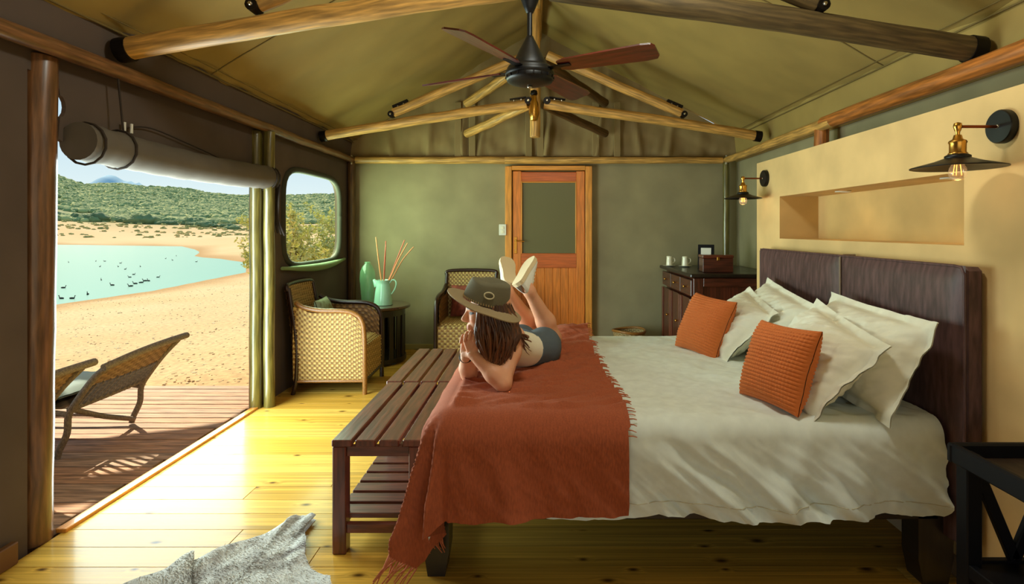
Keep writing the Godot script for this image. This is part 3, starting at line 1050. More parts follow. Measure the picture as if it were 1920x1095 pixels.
func build_outside() -> void:
	# land: one sheet of rings round the tent
	var g := Geo.new()
	var rings := 104
	var secs := 220
	var sand := lin(0.93, 0.80, 0.58)
	var wet := lin(0.76, 0.57, 0.30)
	var grass := lin(0.66, 0.60, 0.34)
	var green := lin(0.58, 0.60, 0.38)
	for i in rings + 1:
		var r := 0.0 if i == 0 else 2.0 * pow(1.0592, i)
		for j in secs + 1:
			var a := TAU * j / secs
			var x := sin(a) * r
			var z := cos(a) * r
			var d := shore_distance(Vector2(x, z))
			var c := sand.lerp(lin(0.91, 0.75, 0.51), clampf(0.5 + nz.get_noise_2d(x * 0.12, z * 0.3), 0, 1))
			c = wet.lerp(c, smoothstep(0.4, 2.6, d + nz.get_noise_2d(x * 0.5, z * 0.5)))
			c = c.lerp(grass, smoothstep(26.0, 60.0, d + 14.0 * nz.get_noise_2d(x * 0.03, z * 0.06)) * (0.55 + 0.4 * nz.get_noise_2d(x * 0.1, z * 0.2)) if r > 60 else 0.0)
			c = c.lerp(green, smoothstep(205.0, 235.0, r + 12.0 * nz.get_noise_2d(x * 0.02, z * 0.02)))
			g.col = c
			g.vert(Vector3(x, land(x, z), z), Vector2(x, z))
	for i in rings:
		for j in secs:
			var a := i * (secs + 1) + j
			g.quad(a, a + secs + 1, a + secs + 2, a + 1)
	struct("ground", g, mat("sand", Color.WHITE, 0.95, {"vc": true, "tex": tex.blotch2 if tex.has("blotch2") else ntex("blotch2", 0.03, 5, 0.78, 1.0, 41), "scale": Vector3(0.45, 0.45, 0.45), "tri": "world"}), "pale orange sand bank running down to the lake and up to green hills", "ground")

	var wg := Geo.new()
	wg.box(Vector3(-85, LAKE - 0.26, -48), Vector3(140, 0.5, 130), 0.01)
	struct("lake", wg, mat("water", Color(0.55, 0.75, 0.66), 0.25, {"spec": 0.2, "bump": ntex("ripple", 0.05, 3, 0.0, 1.0, 51), "depth": 0.15, "scale": Vector3(0.3, 0.3, 0.3), "tri": "world"}), "pale teal lake below the sand bank", "lake")

	# peak beyond the hills; blue distance haze is painted into its colour
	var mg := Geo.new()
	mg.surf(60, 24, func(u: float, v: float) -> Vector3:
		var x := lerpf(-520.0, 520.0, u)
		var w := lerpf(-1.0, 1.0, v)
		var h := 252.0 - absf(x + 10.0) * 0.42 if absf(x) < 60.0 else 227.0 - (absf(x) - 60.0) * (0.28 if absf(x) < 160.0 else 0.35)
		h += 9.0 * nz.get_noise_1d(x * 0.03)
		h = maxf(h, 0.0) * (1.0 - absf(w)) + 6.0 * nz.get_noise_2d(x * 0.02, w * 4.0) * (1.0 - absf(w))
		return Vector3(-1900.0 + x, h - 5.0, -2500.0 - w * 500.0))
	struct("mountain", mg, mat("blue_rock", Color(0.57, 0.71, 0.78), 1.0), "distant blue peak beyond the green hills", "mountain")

	# scrub on the slopes, bushes along the far shore
	var xf := []
	var cs := []
	var r2 := RandomNumberGenerator.new()
	r2.seed = 77
	for i in 42000:
		var az := r2.randf_range(0.15, 1.15)
		var r := 205.0 + 420.0 * pow(r2.randf(), 1.2)
		var x := -sin(az) * r
		var z := -cos(az) * r
		if nz.get_noise_2d(x * 0.012 + 9.0, z * 0.012) < -0.35:
			continue
		var s := r2.randf_range(0.45, 1.15) * (1.0 + 0.0010 * r)
		xf.append(Transform3D(Basis(Vector3.UP, r2.randf() * TAU).scaled(Vector3(s * 1.3, s * 0.8, s * 1.3)), Vector3(x, land(x, z) - 0.3, z)))
		var t := r2.randf()
		cs.append(lin(lerpf(0.48, 0.72, t), lerpf(0.54, 0.72, t), lerpf(0.34, 0.46, t)))
	scatter("scrub", blob(Vector3(1, 1, 1), 0.35, 3.0, 5, 7).commit(), mat("leaf_mass", Color.WHITE, 0.95, {"vc": true}), xf, cs, "green scrub covering the hill slopes across the lake", "scrub")
	var bushes := [[-147, 163, 1.6], [-139, 163, 2.8], [-131, 162, 3.1], [-125, 165, 2.4], [-116, 163, 2.6], [-112, 160, 3.4], [-105, 160, 2.1], [-101, 164, 3.0], [-97, 160, 2.2], [-93, 158, 2.2], [-88, 158, 1.8], [-84, 154, 1.7], [-152, 150, 1.8], [-146, 146, 1.5]]
	var lab := ["first from the left, low", "second from the left, rounded", "third from the left, tallest on that side", "fourth from the left", "fifth from the left", "sixth from the left, the broadest", "seventh from the left, small", "eighth from the left, high", "ninth from the left", "tenth from the left", "eleventh from the left", "last before the post", "apart and nearer the water, left", "apart and nearer the water, second"]
	for i in bushes.size():
		var b: Array = bushes[i]
		var at := Vector3(b[0], land(b[0], -b[1]) - 0.4, -b[1])
		var o := thing("bush", "dark green bush on the far shore, " + lab[i], "bush", at, 0.0, "bushes on the far shore")
		var bg := Geo.new()
		for k in 5:
			var q := blob(Vector3(b[2] * r2.randf_range(0.6, 1.0), b[2] * r2.randf_range(0.35, 0.55), b[2] * 0.7), 0.45, i * 7.0 + k * 3.0, 9, 14)
			var off := Vector3(r2.randf_range(-1.8, 1.8) * b[2] * 0.6, 0, r2.randf_range(-0.6, 0.6))
			var s := bg.v.size()
			for p in q.v: bg.vert(p + off)
			for n in q.ix: bg.ix.append(n + s)
		put("foliage", bg, mat("bush_leaf_%d" % (i % 2), [Color(0.40, 0.47, 0.31), Color(0.46, 0.52, 0.34)][i % 2], 0.95), o)
	# low band of reeds behind the bushes' feet
	var rx := []
	var rc := []
	for i in 1500:
		var x := r2.randf_range(-175.0, -58.0)
		var z := -r2.randf_range(118.0, 176.0)
		if nz.get_noise_2d(x * 0.03, z * 0.12) < 0.05: continue
		var s := r2.randf_range(0.12, 0.36)
		rx.append(Transform3D(Basis(Vector3.UP, r2.randf() * TAU).scaled(Vector3(s * 2.2, s, s * 1.6)), Vector3(x, land(x, z) - 0.1, z)))
		var t := r2.randf()
		rc.append(lin(lerpf(0.62, 0.84, t), lerpf(0.60, 0.72, t), lerpf(0.34, 0.44, t)))
	scatter("shore_grass", blob(Vector3(1, 1, 1), 0.5, 8.0, 5, 7).commit(), mats.leaf_mass, rx, rc, "dry yellow grass tufts along the far shore", "grass")

	# pebbles on the sand
	var pxf := []
	var pc := []
	for i in 5200:
		var dd := 5.0 + 26.0 * pow(r2.randf(), 1.6)
		var x := -dd * r2.randf_range(0.30, 1.15)
		var z := -dd
		if shore_distance(Vector2(x, z)) < 0.3: continue
		var s := r2.randf_range(0.006, 0.020) * (1.6 if r2.randf() < 0.05 else 1.0)
		pxf.append(Transform3D(Basis(Vector3(r2.randf() - 0.5, 1, r2.randf() - 0.5).normalized(), r2.randf() * TAU).scaled(Vector3(s, s * 0.45, s * 1.2)), Vector3(x, land(x, z) - s * 0.2, z)))
		var t := r2.randf()
		pc.append(lin(lerpf(0.74, 0.99, t), lerpf(0.60, 0.90, t), lerpf(0.42, 0.72, t)))
	scatter("pebbles", blob(Vector3(1, 1, 1), 0.3, 1.0, 4, 6).commit(), mat("stone", Color.WHITE, 0.9, {"vc": true}), pxf, pc, "small pale pebbles strewn over the sand bank", "pebbles")

	# water birds
	var bm := bird_mesh()
	var spots := [[-19.73, 23.2], [-19.28, 23.2], [-19.84, 24.7], [-23.2, 27.4], [-21.8, 28.7], [-20.5, 28.2], [-21.2, 29.5], [-21.3, 30.1], [-21.8, 31.1], [-21.6, 31.1], [-24.7, 31.7], [-40.7, 48.6], [-39.6, 50.2], [-38.8, 50.2], [-29.6, 40.2], [-25.6, 35.5], [-32.2, 43.0], [-36.4, 54.8], [-38.9, 60.3], [-30.5, 43.0], [-33.6, 43.0], [-22.7, 33.5], [-24.4, 33.5], [-35.3, 47.4], [-33.9, 52.0], [-30.1, 49.4]]
	var where := ["by the shore at the far left of the water", "just right of the leftmost bird", "alone near the shore, left of the cluster", "out on the water behind the lone shore bird", "left end of the shore cluster", "second in the shore cluster", "third in the shore cluster", "fourth in the shore cluster", "fifth in the shore cluster", "right end of the shore cluster"]
	var order := range(10, spots.size())
	order.sort_custom(func(a, b): return spots[a][0] / spots[a][1] < spots[b][0] / spots[b][1])
	var nth := ["first", "second", "third", "fourth", "fifth", "sixth", "seventh", "eighth", "ninth", "tenth", "eleventh", "twelfth", "thirteenth", "fourteenth", "fifteenth", "last"]
	for i in spots.size():
		var o := put("water_bird", bm, mat("bird_dark", Color(0.22, 0.20, 0.17), 0.9))
		o.position = Vector3(spots[i][0], LAKE - 0.01, -spots[i][1])
		o.rotation.y = rng.randf() * TAU
		o.scale = Vector3.ONE * (0.62 if i < 10 else 0.5)
		if i < where.size():
			tag(o, "small dark water bird " + where[i], "bird", "water birds on the lake")
		else:
			tag(o, "tiny dark bird far out on the lake, %s from left in distant group" % nth[order.find(i)], "bird", "distant water birds")
	build_deck()
	build_thorn_tree()


func bird_mesh() -> ArrayMesh:
	var g := Geo.new()
	g.tube(smooth_path([Vector3(-0.20, 0.06, 0), Vector3(-0.14, 0.05, 0), Vector3(-0.02, 0.045, 0), Vector3(0.09, 0.05, 0), Vector3(0.15, 0.10, 0), Vector3(0.165, 0.18, 0), Vector3(0.20, 0.215, 0), Vector3(0.25, 0.205, 0)], 3),
		[0.006, 0.02, 0.035, 0.05, 0.06, 0.066, 0.07, 0.07, 0.066, 0.058, 0.045, 0.034, 0.026, 0.022, 0.021, 0.022, 0.026, 0.030, 0.030, 0.018, 0.010, 0.004], 8)
	return g.commit()


func build_deck() -> void:
	var dk := struct_root("deck", "weathered wooden board deck outside the side opening", "deck")
	var z := -4.93
	while z < -0.6:
		var w := 0.098
		var g := Geo.new()
		g.uo = Vector2(rng.randf() * 7, rng.randf() * 7)
		g.box(Vector3(-3.98 + rng.randf_range(-0.03, 0.03), -0.035 + rng.randf_range(-0.002, 0.002), z), Vector3(3.5, 0.028, w), 0.003)
		put("plank", g, mats.deck_wood if rng.randf() < 0.6 else mats.deck_wood_grey, dk)
		z += 0.1065
	for x in [-2.5, -3.3, -4.1, -4.9, -5.6]:
		put("joist", Geo.new().box(Vector3(x, -0.12, -2.8), Vector3(0.06, 0.14, 4.3), 0.004), mats.log_dark, dk)
	put("fascia", Geo.new().box(Vector3(-3.98, -0.13, -5.0), Vector3(3.5, 0.20, 0.03), 0.004), mats.deck_wood_grey, dk)
	# added unseen fly sheet: blocks sun from the floor, gaps let streaks onto deck
	var cloth := Geo.new()
	for q in [[-2.24, -4.62, 1.6, -7.4], [-4.62, -6.0, 1.6, -5.5], [-4.62, -6.0, -5.72, -6.12], [-4.62, -6.0, -6.34, -6.85]]:
		cloth.slab(10, 30, func(u: float, v: float) -> Vector3:
			var x := lerpf(q[0], q[1], u)
			return Vector3(x, 2.50 + 0.16 * (-x - 2.24), lerpf(q[2], q[3], v) + (0.28 * (-x - 4.62) if x < -4.62 else 0.0) + 0.02 * sin(x * 9.0 + v * 20.0)), Vector3(0, 0.02, 0), 2.0, 8.0, true)
	var fs := put("awning", cloth, mat("awning_cloth", Color(0.86, 0.80, 0.66), 0.9, {"back": Color(0.55, 0.50, 0.40)}))
	tag(fs, "olive canvas fly sheet stretched out over the deck", "awning")

	var c := lounge("rattan_lounge_chair", "grey rattan lounge chair on the deck with its woven back towards the room", Vector3(-2.84, -0.021, -3.69))
	var c2 := dup(c, "rattan_lounge_chair", Vector3(-2.86, -0.021, -2.86), 0.0, "second rattan lounge chair, mostly hidden behind the brown opening pole")
	c2.set_meta("group", "rattan lounge chairs on the deck")


# a low lounge chair that faces the lake (-x); origin under the rear legs, its width along z
func lounge(called: String, label: String, at: Vector3) -> Node3D:
	var o := thing(called, label, "lounge chair", at, 0.0, "rattan lounge chairs on the deck")
	var h := 0.33
	for s in [1.0, -1.0]:
		var z: float = s * 0.31
		var side := [Vector3(-0.06, 0.012, z), Vector3(-0.045, 0.06, z), Vector3(0.0, 0.16, z), Vector3(0.01, 0.27, z), Vector3(0.07, 0.37, z), Vector3(0.17, 0.50, z), Vector3(0.25, 0.60 if s < 0 else 0.565, z * (1.12 if s < 0 else 1.0))]
		put("rear_leg", Geo.new().tube(smooth_path(side, 4), 0.019, 10), mats.rattan_grey, o)
		put("front_leg", Geo.new().tube(smooth_path([Vector3(-0.72, 0.012, z), Vector3(-0.70, 0.16, z), Vector3(-0.68, 0.30, z)], 4), 0.018, 10), mats.rattan_grey, o)
		put("seat_rail", Geo.new().tube(smooth_path([Vector3(0.02, 0.27, z), Vector3(-0.35, 0.31, z), Vector3(-0.72, 0.30, z)], 4), 0.017, 10), mats.rattan_grey, o)
	put("top_rail", Geo.new().tube(smooth_path([Vector3(0.235, 0.56, 0.33), Vector3(0.275, 0.60, 0.1), Vector3(0.28, 0.615, -0.15), Vector3(0.265, 0.615, -0.42)], 5), 0.022, 10), mats.rattan_grey, o)
	put("seat_back_rail", Geo.new().tube(smooth_path([Vector3(0.01, 0.30, 0.31), Vector3(0.03, 0.31, 0.0), Vector3(0.01, 0.31, -0.31)], 5), 0.016, 10), mats.rattan_grey, o)
	put("front_rail", Geo.new().tube([Vector3(-0.71, 0.30, 0.31), Vector3(-0.71, 0.30, -0.31)], 0.016, 8), mats.rattan_grey, o)
	put("stretcher", Geo.new().tube(smooth_path([Vector3(0.005, 0.30, 0.29), Vector3(-0.02, 0.16, 0.0), Vector3(-0.03, 0.045, -0.29)], 4), 0.017, 8), mats.rattan_grey, o)
	put("stretcher", Geo.new().tube(smooth_path([Vector3(-0.05, 0.05, -0.30), Vector3(-0.4, 0.07, -0.30), Vector3(-0.70, 0.06, -0.30)], 4), 0.014, 8), mats.rattan_grey, o)
	var back := func(u: float, v: float) -> Vector3:
		var z := lerpf(0.30, -0.30 - 0.08 * v, u)
		return Vector3(lerpf(0.01, 0.245, v) + 0.03 * sin(PI * u) * (0.3 + v * 0.7), lerpf(0.30, 0.595 + 0.02 * u, v) - 0.012 * sin(PI * v), z)
	var lo := func(u: float, v: float) -> Vector3: return back.call(u, 0.52 + v * 0.46)
	put("woven_back", Geo.new().woven(18, 9, lo, 0.010, lin(0.70, 0.58, 0.46), lin(0.56, 0.45, 0.36), 3), mats.wicker, o)
	for k in 12:
		var u := (k + 0.5) / 12.0
		put("back_slat", Geo.new().bar(back.call(u, 0.0), back.call(u, 0.56), 0.026, 0.008, 0.002, Vector3(0, 0, 1)), mats.rattan_grey, o)
	var seat := func(u: float, v: float) -> Vector3: return Vector3(lerpf(0.0, -0.70, v), 0.305, lerpf(0.30, -0.30, u))
	put("woven_seat", Geo.new().woven(14, 16, seat, 0.008, lin(0.55, 0.44, 0.33), lin(0.42, 0.33, 0.25), 3), mats.wicker, o)
	var cu := Geo.new()
	cushion_into(cu, Vector3(0.56, 0.09, 0.66), 18, 0.0, 3.0)
	var cm := put("seat_cushion", cu, mat("pale_blue_cloth", Color(0.66, 0.78, 0.80), 0.9, {"rim": 0.2}), o)
	cm.position = Vector3(-0.36, 0.36, 0.0)
	cm.set_meta("label", "pale blue seat cushion")
	return o


# a stuffed pad lying in x,z: size.y is its thickness at the middle
func cushion_into(g: Geo, size: Vector3, n: int, flange: float, sd: float, wrinkle := 0.006, xf := Transform3D()) -> void:
	for side in [1.0, -1.0]:
		var f := func(u: float, v: float) -> Vector3:
			var a := u * 2.0 - 1.0
			var b := v * 2.0 - 1.0
			var fx := flange / (size.x * 0.5 + flange)
			var fz := flange / (size.z * 0.5 + flange)
			var ia := clampf(absf(a) / (1.0 - fx), 0.0, 1.0)
			var ib := clampf(absf(b) / (1.0 - fz), 0.0, 1.0)
			var t := pow(maxf(1.0 - pow(ia, 2.6), 0.0), 0.55) * pow(maxf(1.0 - pow(ib, 2.6), 0.0), 0.55)
			var pin := 1.0 - 0.05 * (1.0 - b * b) * absf(a) * 0.8
			var pin2 := 1.0 - 0.05 * (1.0 - a * a) * absf(b) * 0.8
			var x := a * (size.x * 0.5 + flange) * pin
			var z := b * (size.z * 0.5 + flange) * pin2
			var w := wrinkle * (nz.get_noise_3d(x * 9.0 + sd, z * 9.0, side) + 1.2 * nz.get_noise_2d((x + z) * 5.0 + sd, (x - z) * 16.0))
			var fl := (1.0 - smoothstep(0.0, 0.12, t)) * wrinkle * 1.3 * nz.get_noise_2d(x * 6.0 + sd, z * 6.0 - sd)
			return xf * Vector3(x, side * (size.y * 0.5 * t + w * t + 0.0025) + fl, z)
		g.surf(n, n, f, side > 0, size.x * 2.0, size.z * 2.0)


func build_thorn_tree() -> void:
	var o := thing("thorn_tree", "sparse yellow green thorn tree outside the rounded window", "tree", Vector3(-3.75, -0.40, -9.9))
	var r := RandomNumberGenerator.new()
	r.seed = 1234
	var g := Geo.new()
	var leaves := []
	var cols := []
	var stack := []
	for k in 7:
		var a := TAU * k / 7.0 + r.randf_range(-0.3, 0.3)
		stack.append([Vector3(cos(a) * 0.12, 0.0, sin(a) * 0.12), Vector3(cos(a) * r.randf_range(0.35, 0.9), 1.0, sin(a) * r.randf_range(0.35, 0.9)).normalized(), 0.88, 0.022, 0])
	while stack.size():
		var b: Array = stack.pop_back()
		var p: Vector3 = b[0]
		var d: Vector3 = b[1]
		var pts := [p]
		for k in 4:
			d = (d + Vector3(r.randf_range(-0.3, 0.3), r.randf_range(-0.12, 0.16), r.randf_range(-0.3, 0.3))).normalized()
			p += d * b[2] * 0.25
			pts.append(p)
			if b[4] >= 1:
				for n in (3 if b[4] < 3 else 10):
					var off := Vector3(r.randf_range(-1, 1), r.randf_range(-1, 1), r.randf_range(-1, 1)) * 0.07
					var s := r.randf_range(0.016, 0.034)
					leaves.append(Transform3D(Basis.from_euler(Vector3(r.randf() * TAU, r.randf() * TAU, r.randf() * TAU)).scaled(Vector3.ONE * s), p + off))
					var t := r.randf()
					cols.append(lin(lerpf(0.68, 0.97, t), lerpf(0.70, 0.94, t), lerpf(0.46, 0.68, t)))
		g.tube(pts, [b[3], b[3] * 0.92, b[3] * 0.85, b[3] * 0.78, b[3] * 0.7], 5 if b[4] > 1 else 7)
		if b[4] < 4:
			for k in (3 if b[4] < 2 else 2):
				var sp := Vector3(r.randf_range(-1, 1), r.randf_range(-0.35, 0.6), r.randf_range(-1, 1)).normalized()
				stack.append([pts[4] if k == 0 else pts[r.randi_range(1, 4)], (d + sp * 0.95).normalized(), b[2] * r.randf_range(0.62, 0.85), b[3] * 0.62, b[4] + 1])
	put("branches", g, mat("thorn_bark", Color(0.50, 0.40, 0.26), 0.9), o)
	var lf := Geo.new()
	lf.face([Vector3(-1.6, 0, 0), Vector3(0, 0.05, -0.55), Vector3(1.6, 0, 0), Vector3(0, 0.05, 0.55)], [Vector2(0, 0), Vector2(0.5, 0), Vector2(1, 0), Vector2(0.5, 1)])
	scatter("foliage", lf.commit(), mat("thorn_leaf", Color.WHITE, 0.8, {"vc": true, "back": Color(0.5, 0.55, 0.2)}), leaves, cols, "", "", o)

# ================================================================ bed and its cloths
# a cloth over the mattress: flat coordinates, folded down round the edges with a radius
const BX0 := -0.42
const BX1 := 1.56
const BZ0 := -3.86
const BZ1 := -2.125
const BTOP := 0.640


func drape(x: float, z: float, lift: float, r: float, wr: Callable) -> Vector3:
	var cx := clampf(x, BX0 + r, BX1 + 2.0)
	var cz := clampf(z, BZ0 + r, BZ1 - r)
	var dv := Vector2(x - cx, z - cz)
	var d := dv.length()
	var dir := dv / d if d > 1e-5 else Vector2.ZERO
	var rr := r + lift
	var y := BTOP + lift
	var out := 0.0
	var q: Vector2 = wr.call(x, z, maxf(d - r * PI * 0.5, 0.0), dir)     # x: bulge outwards, y: along the height
	if d < r * PI * 0.5:
		var a := d / r
		out = rr * sin(a)
		y = BTOP - r + rr * cos(a)
	else:
		out = rr + (d - r * PI * 0.5) * 0.035
		y = BTOP - r - (d - r * PI * 0.5)
	var t := clampf(d / (r * PI * 0.5), 0.0, 1.0)
	out += q.x * t
	y += q.y * (1.0 - t) + (q.x * 0.15 * t if d > r else 0.0)
	return Vector3(cx + dir.x * out, y, cz + dir.y * out)


func build_bed() -> void:
	var bed := thing("bed", "large bed with dark wooden frame and brown leather headboard", "bed")
	for q in [[-0.40, -2.26], [-0.40, -3.70], [1.53, -2.20], [1.53, -3.76]]:
		var lg := Geo.new()
		var pr := PackedVector2Array([Vector2(-0.034, 0.0), Vector2(0.034, 0.0), Vector2(0.05, 0.10), Vector2(0.05, 0.36), Vector2(-0.05, 0.36), Vector2(-0.05, 0.10)])
		if q[0] > 0:
			for i in pr.size(): pr[i].x *= 1.35
		lg.prism(pr, -0.05, 0.05, Transform3D(Basis(), Vector3(q[0], 0, q[1])))
		put("leg", lg, mats.dark_wood, bed)
	for z in [-2.17, -3.80]:
		put("side_rail", Geo.new().box(Vector3(0.55, 0.32, z), Vector3(1.98, 0.13, 0.04), 0.004), mats.dark_wood, bed)
	put("foot_rail", Geo.new().box(Vector3(-0.41, 0.32, -2.985), Vector3(0.04, 0.13, 1.60), 0.004), mats.dark_wood, bed)
	put("slat_base", Geo.new().box(Vector3(0.55, 0.355, -2.985), Vector3(1.94, 0.02, 1.58), 0.003), mats.dark_wood, bed)
	put("mattress", Geo.new().box(Vector3(0.565, 0.50, -2.99), Vector3(1.93, 0.27, 1.68), 0.04), mats.mattress, bed)
	# headboard: two leather panels that meet in a piped seam, sides boxed in
	for q in [[-2.065, -2.905, "near"], [-2.915, -3.97, "far"]]:
		var hb := Geo.new()
		var f := func(u: float, v: float) -> Vector3:
			var z := lerpf(q[0], q[1], u)
			var y := lerpf(0.20, 1.235, v)
			var e := minf(minf(u * 0.9, (1.0 - u) * 0.9), minf((1.0 - v) * 1.03, 1.0))
			return Vector3(1.556 + 0.022 * exp(-e * 26.0), y, z)
		hb.surf(30, 30, f)
		hb.box(Vector3(1.615, 0.71, (q[0] + q[1]) * 0.5), Vector3(0.075, 1.04, absf(q[1] - q[0]) - 0.004), 0.015)
		put("headboard_panel", hb, mats.leather, bed)
	put("headboard_seam", Geo.new().tube([Vector3(1.575, 0.3, -2.91), Vector3(1.572, 1.225, -2.91), Vector3(1.59, 1.236, -2.91), Vector3(1.65, 1.236, -2.91)], 0.006, 8), mats.piping, bed)
	var pip := [Vector3(1.576, 0.3, -2.068), Vector3(1.576, 1.2, -2.068), Vector3(1.578, 1.228, -2.085), Vector3(1.578, 1.232, -2.12), Vector3(1.578, 1.232, -3.92), Vector3(1.578, 1.22, -3.965), Vector3(1.578, 0.3, -3.967)]
	put("headboard_piping", Geo.new().tube(pip, 0.006, 8), mats.leather, bed)

	# white cover
	var wr := func(x: float, z: float, drop: float, dir: Vector2) -> Vector2:
		var along := x if absf(dir.y) > absf(dir.x) else z
		if drop <= 0.0 and dir == Vector2.ZERO:
			var foot := 0.010 * nz.get_noise_2d(x * 1.6, z * 2.8) + 0.006 * nz.get_noise_2d(x * 9.0 + z * 3.0, z * 6.0)
			foot += 0.010 * smoothstep(0.5, 1.2, x) * nz.get_noise_2d((x - z) * 7.0, (x + z) * 2.0)
			return Vector2(0, foot)
		var t := clampf(drop / 0.3, 0.0, 1.0)
		var diag := along * 4.6 - drop * 6.0
		var fold := 0.022 * nz.get_noise_2d(diag, 1.0 + drop * 1.5) + 0.006 * nz.get_noise_2d(along * 8.0 - drop * 5.0, 7.0 + drop * 2.0) + 0.002 * nz.get_noise_2d(along * 22.0, drop * 14.0)
		var big := 0.045 * exp(-pow((along - 1.22 + drop * 0.25) * 9.0, 2.0)) + 0.03 * exp(-pow((along - 0.62 - drop * 0.5) * 11.0, 2.0)) + 0.035 * exp(-pow((along - 1.03 + drop * 0.5) * 16.0, 2.0))
		if absf(dir.y) <= absf(dir.x): big = 0.0
		return Vector2((fold * (0.5 + 2.1 * smoothstep(0.25, 0.55, x)) + big) * (0.3 + t), 0.0)
	var g := Geo.new()
	var sheet := func(u: float, v: float) -> Vector3:
		var x := lerpf(BX0 - 0.33, 1.545, u)
		var hem := 0.005 * sin(x * 9.0) + 0.012 * nz.get_noise_1d(x * 3.0) + 0.008 * nz.get_noise_1d(x * 9.0)
		var z := lerpf(BZ0 - 0.32, BZ1 + 0.328 + hem - 0.03 * smoothstep(-0.2, -0.4, x), v)
		return drape(x, z, 0.006, 0.07, wr)
	g.surf(150, 170, sheet, true, 2.3, 2.4)
	var cov := put("bed_cover", g, mats.linen)
	tag(cov, "white linen bed cover hanging over the side of the bed", "bed cover")
	var hem := Geo.new()
	var line := []
	for i in 91:
		var x := lerpf(BX0 - 0.05, 1.54, i / 90.0)
		var hz := BZ1 + 0.328 - 0.052 + 0.005 * sin(x * 9.0) + 0.012 * nz.get_noise_1d(x * 3.0) + 0.008 * nz.get_noise_1d(x * 9.0)
		line.append(drape(x, hz, 0.006, 0.07, wr))
	hem.tube(line, 0.0022, 5)
	put("hem_stitching", hem, mat("linen_shade", Color(0.78, 0.76, 0.66), 0.9), cov)

	# rust throw across the foot of the bed
	var tw := func(x: float, z: float, drop: float, dir: Vector2) -> Vector2:
		var along := x if absf(dir.y) > absf(dir.x) else z
		if drop <= 0.0 and dir == Vector2.ZERO:
			var y := 0.012 * (0.5 + nz.get_noise_2d(x * 3.0 + 5.0, z * 7.0)) + 0.016 * nz.get_noise_2d(x * 2.0 - 3.0, z * 12.0 + x * 6.0) + 0.012 * absf(nz.get_noise_2d(x * 5.0 + z * 4.0, z * 16.0 - x * 9.0)) * smoothstep(-2.25, -2.6, z)
			y += 0.030 * exp(-pow((z + 3.22 + 0.10 * x) * 11.0, 2.0)) * smoothstep(-0.1, 0.2, x) + 0.022 * exp(-pow((z + 2.98 - 0.1 * x) * 16.0, 2.0)) * smoothstep(0.0, 0.25, x) + 0.06 * exp(-pow((z + 3.72) * 6.0, 2.0)) * smoothstep(0.0, 0.2, x)
			y += 0.02 * exp(-pow((x + 0.36) * 7.0, 2.0)) * (0.6 + nz.get_noise_1d(z * 8.0))
			return Vector2(0, y)
		var t := clampf(drop / 0.35, 0.0, 1.0)
		var corner := clampf(absf(dir.x) * absf(dir.y) * 2.0, 0.0, 1.0)
		var ang := atan2(dir.y, -dir.x)
		var fold := 0.030 * nz.get_noise_2d(along * 4.6 - drop * 1.2, 3.0 + drop) + 0.007 * nz.get_noise_2d(along * 14.0, drop * 3.0)
		var pl := corner * (0.075 * sin(ang * 11.0 + 0.6) + 0.03 * sin(ang * 23.0))
		pl += 0.045 * exp(-pow((along + 0.17 + drop * -0.35) * 14.0, 2.0)) * (1.0 if absf(dir.y) > absf(dir.x) else 0.0)
		return Vector2((fold * 1.0 + pl) * (0.2 + t) + 0.006 + maxf((wr.call(x, z, drop, dir) as Vector2).x, -0.01) * (1.0 - corner), 0.0)
	var th := func(u: float, v: float) -> Vector3:
		var x := lerpf(BX0 - 0.35, 0.335, u)
		var hz := 0.325 + 0.014 * nz.get_noise_1d(x * 4.0) - 0.018 * smoothstep(-0.25, -0.05, x)
		var z := lerpf(BZ0 - 0.15, BZ1 + hz, v)
		x += 0.018 * sin(z * 2.6 + 0.4) * smoothstep(0.5, 1.0, u) * (1.0 if z < BZ1 else 0.3)
		return drape(x, z, 0.030, 0.085, tw)
	var tg := Geo.new()
	tg.surf(96, 190, th, true, 0.8, 2.2)
	var throw := put("throw_blanket", tg, mats.throw)
	tag(throw, "rust orange woven throw draped across the foot of the bed", "blanket")
	var fr := Geo.new()
	for i in 220:
		var v := 0.30 + 0.70 * i / 219.0
		var a: Vector3 = th.call(0.0, v)
		var dn: Vector3 = a - th.call(0.03, v)
		dn = dn.normalized()
		var l := rng.randf_range(0.06, 0.11)
		var sw := Vector3(rng.randf_range(-0.014, 0.014), 0, rng.randf_range(-0.014, 0.014))
		var e := a + (dn + Vector3(0, -0.6, 0)).normalized() * l + sw
		e.y = maxf(e.y, 0.012)
		fr.tube([a - dn * 0.004, a.lerp(e, 0.5) + sw * 0.6, e], [0.0035, 0.003, 0.0022], 4)
	for i in 110:
		var v := 0.07 + 0.80 * i / 109.0
		var a: Vector3 = th.call(1.0, v)
		var e := a + Vector3(rng.randf_range(0.018, 0.035), 0, rng.randf_range(-0.010, 0.010))
		e.y = a.y - 0.006
		fr.tube([a, a.lerp(e, 0.5) + Vector3(0, 0.002, 0), e], [0.0025, 0.002, 0.0015], 4)
	var fo := put("fringe", fr, mats.fringe, throw)
	fo.set_meta("kind", "stuff")
	build_pillows()


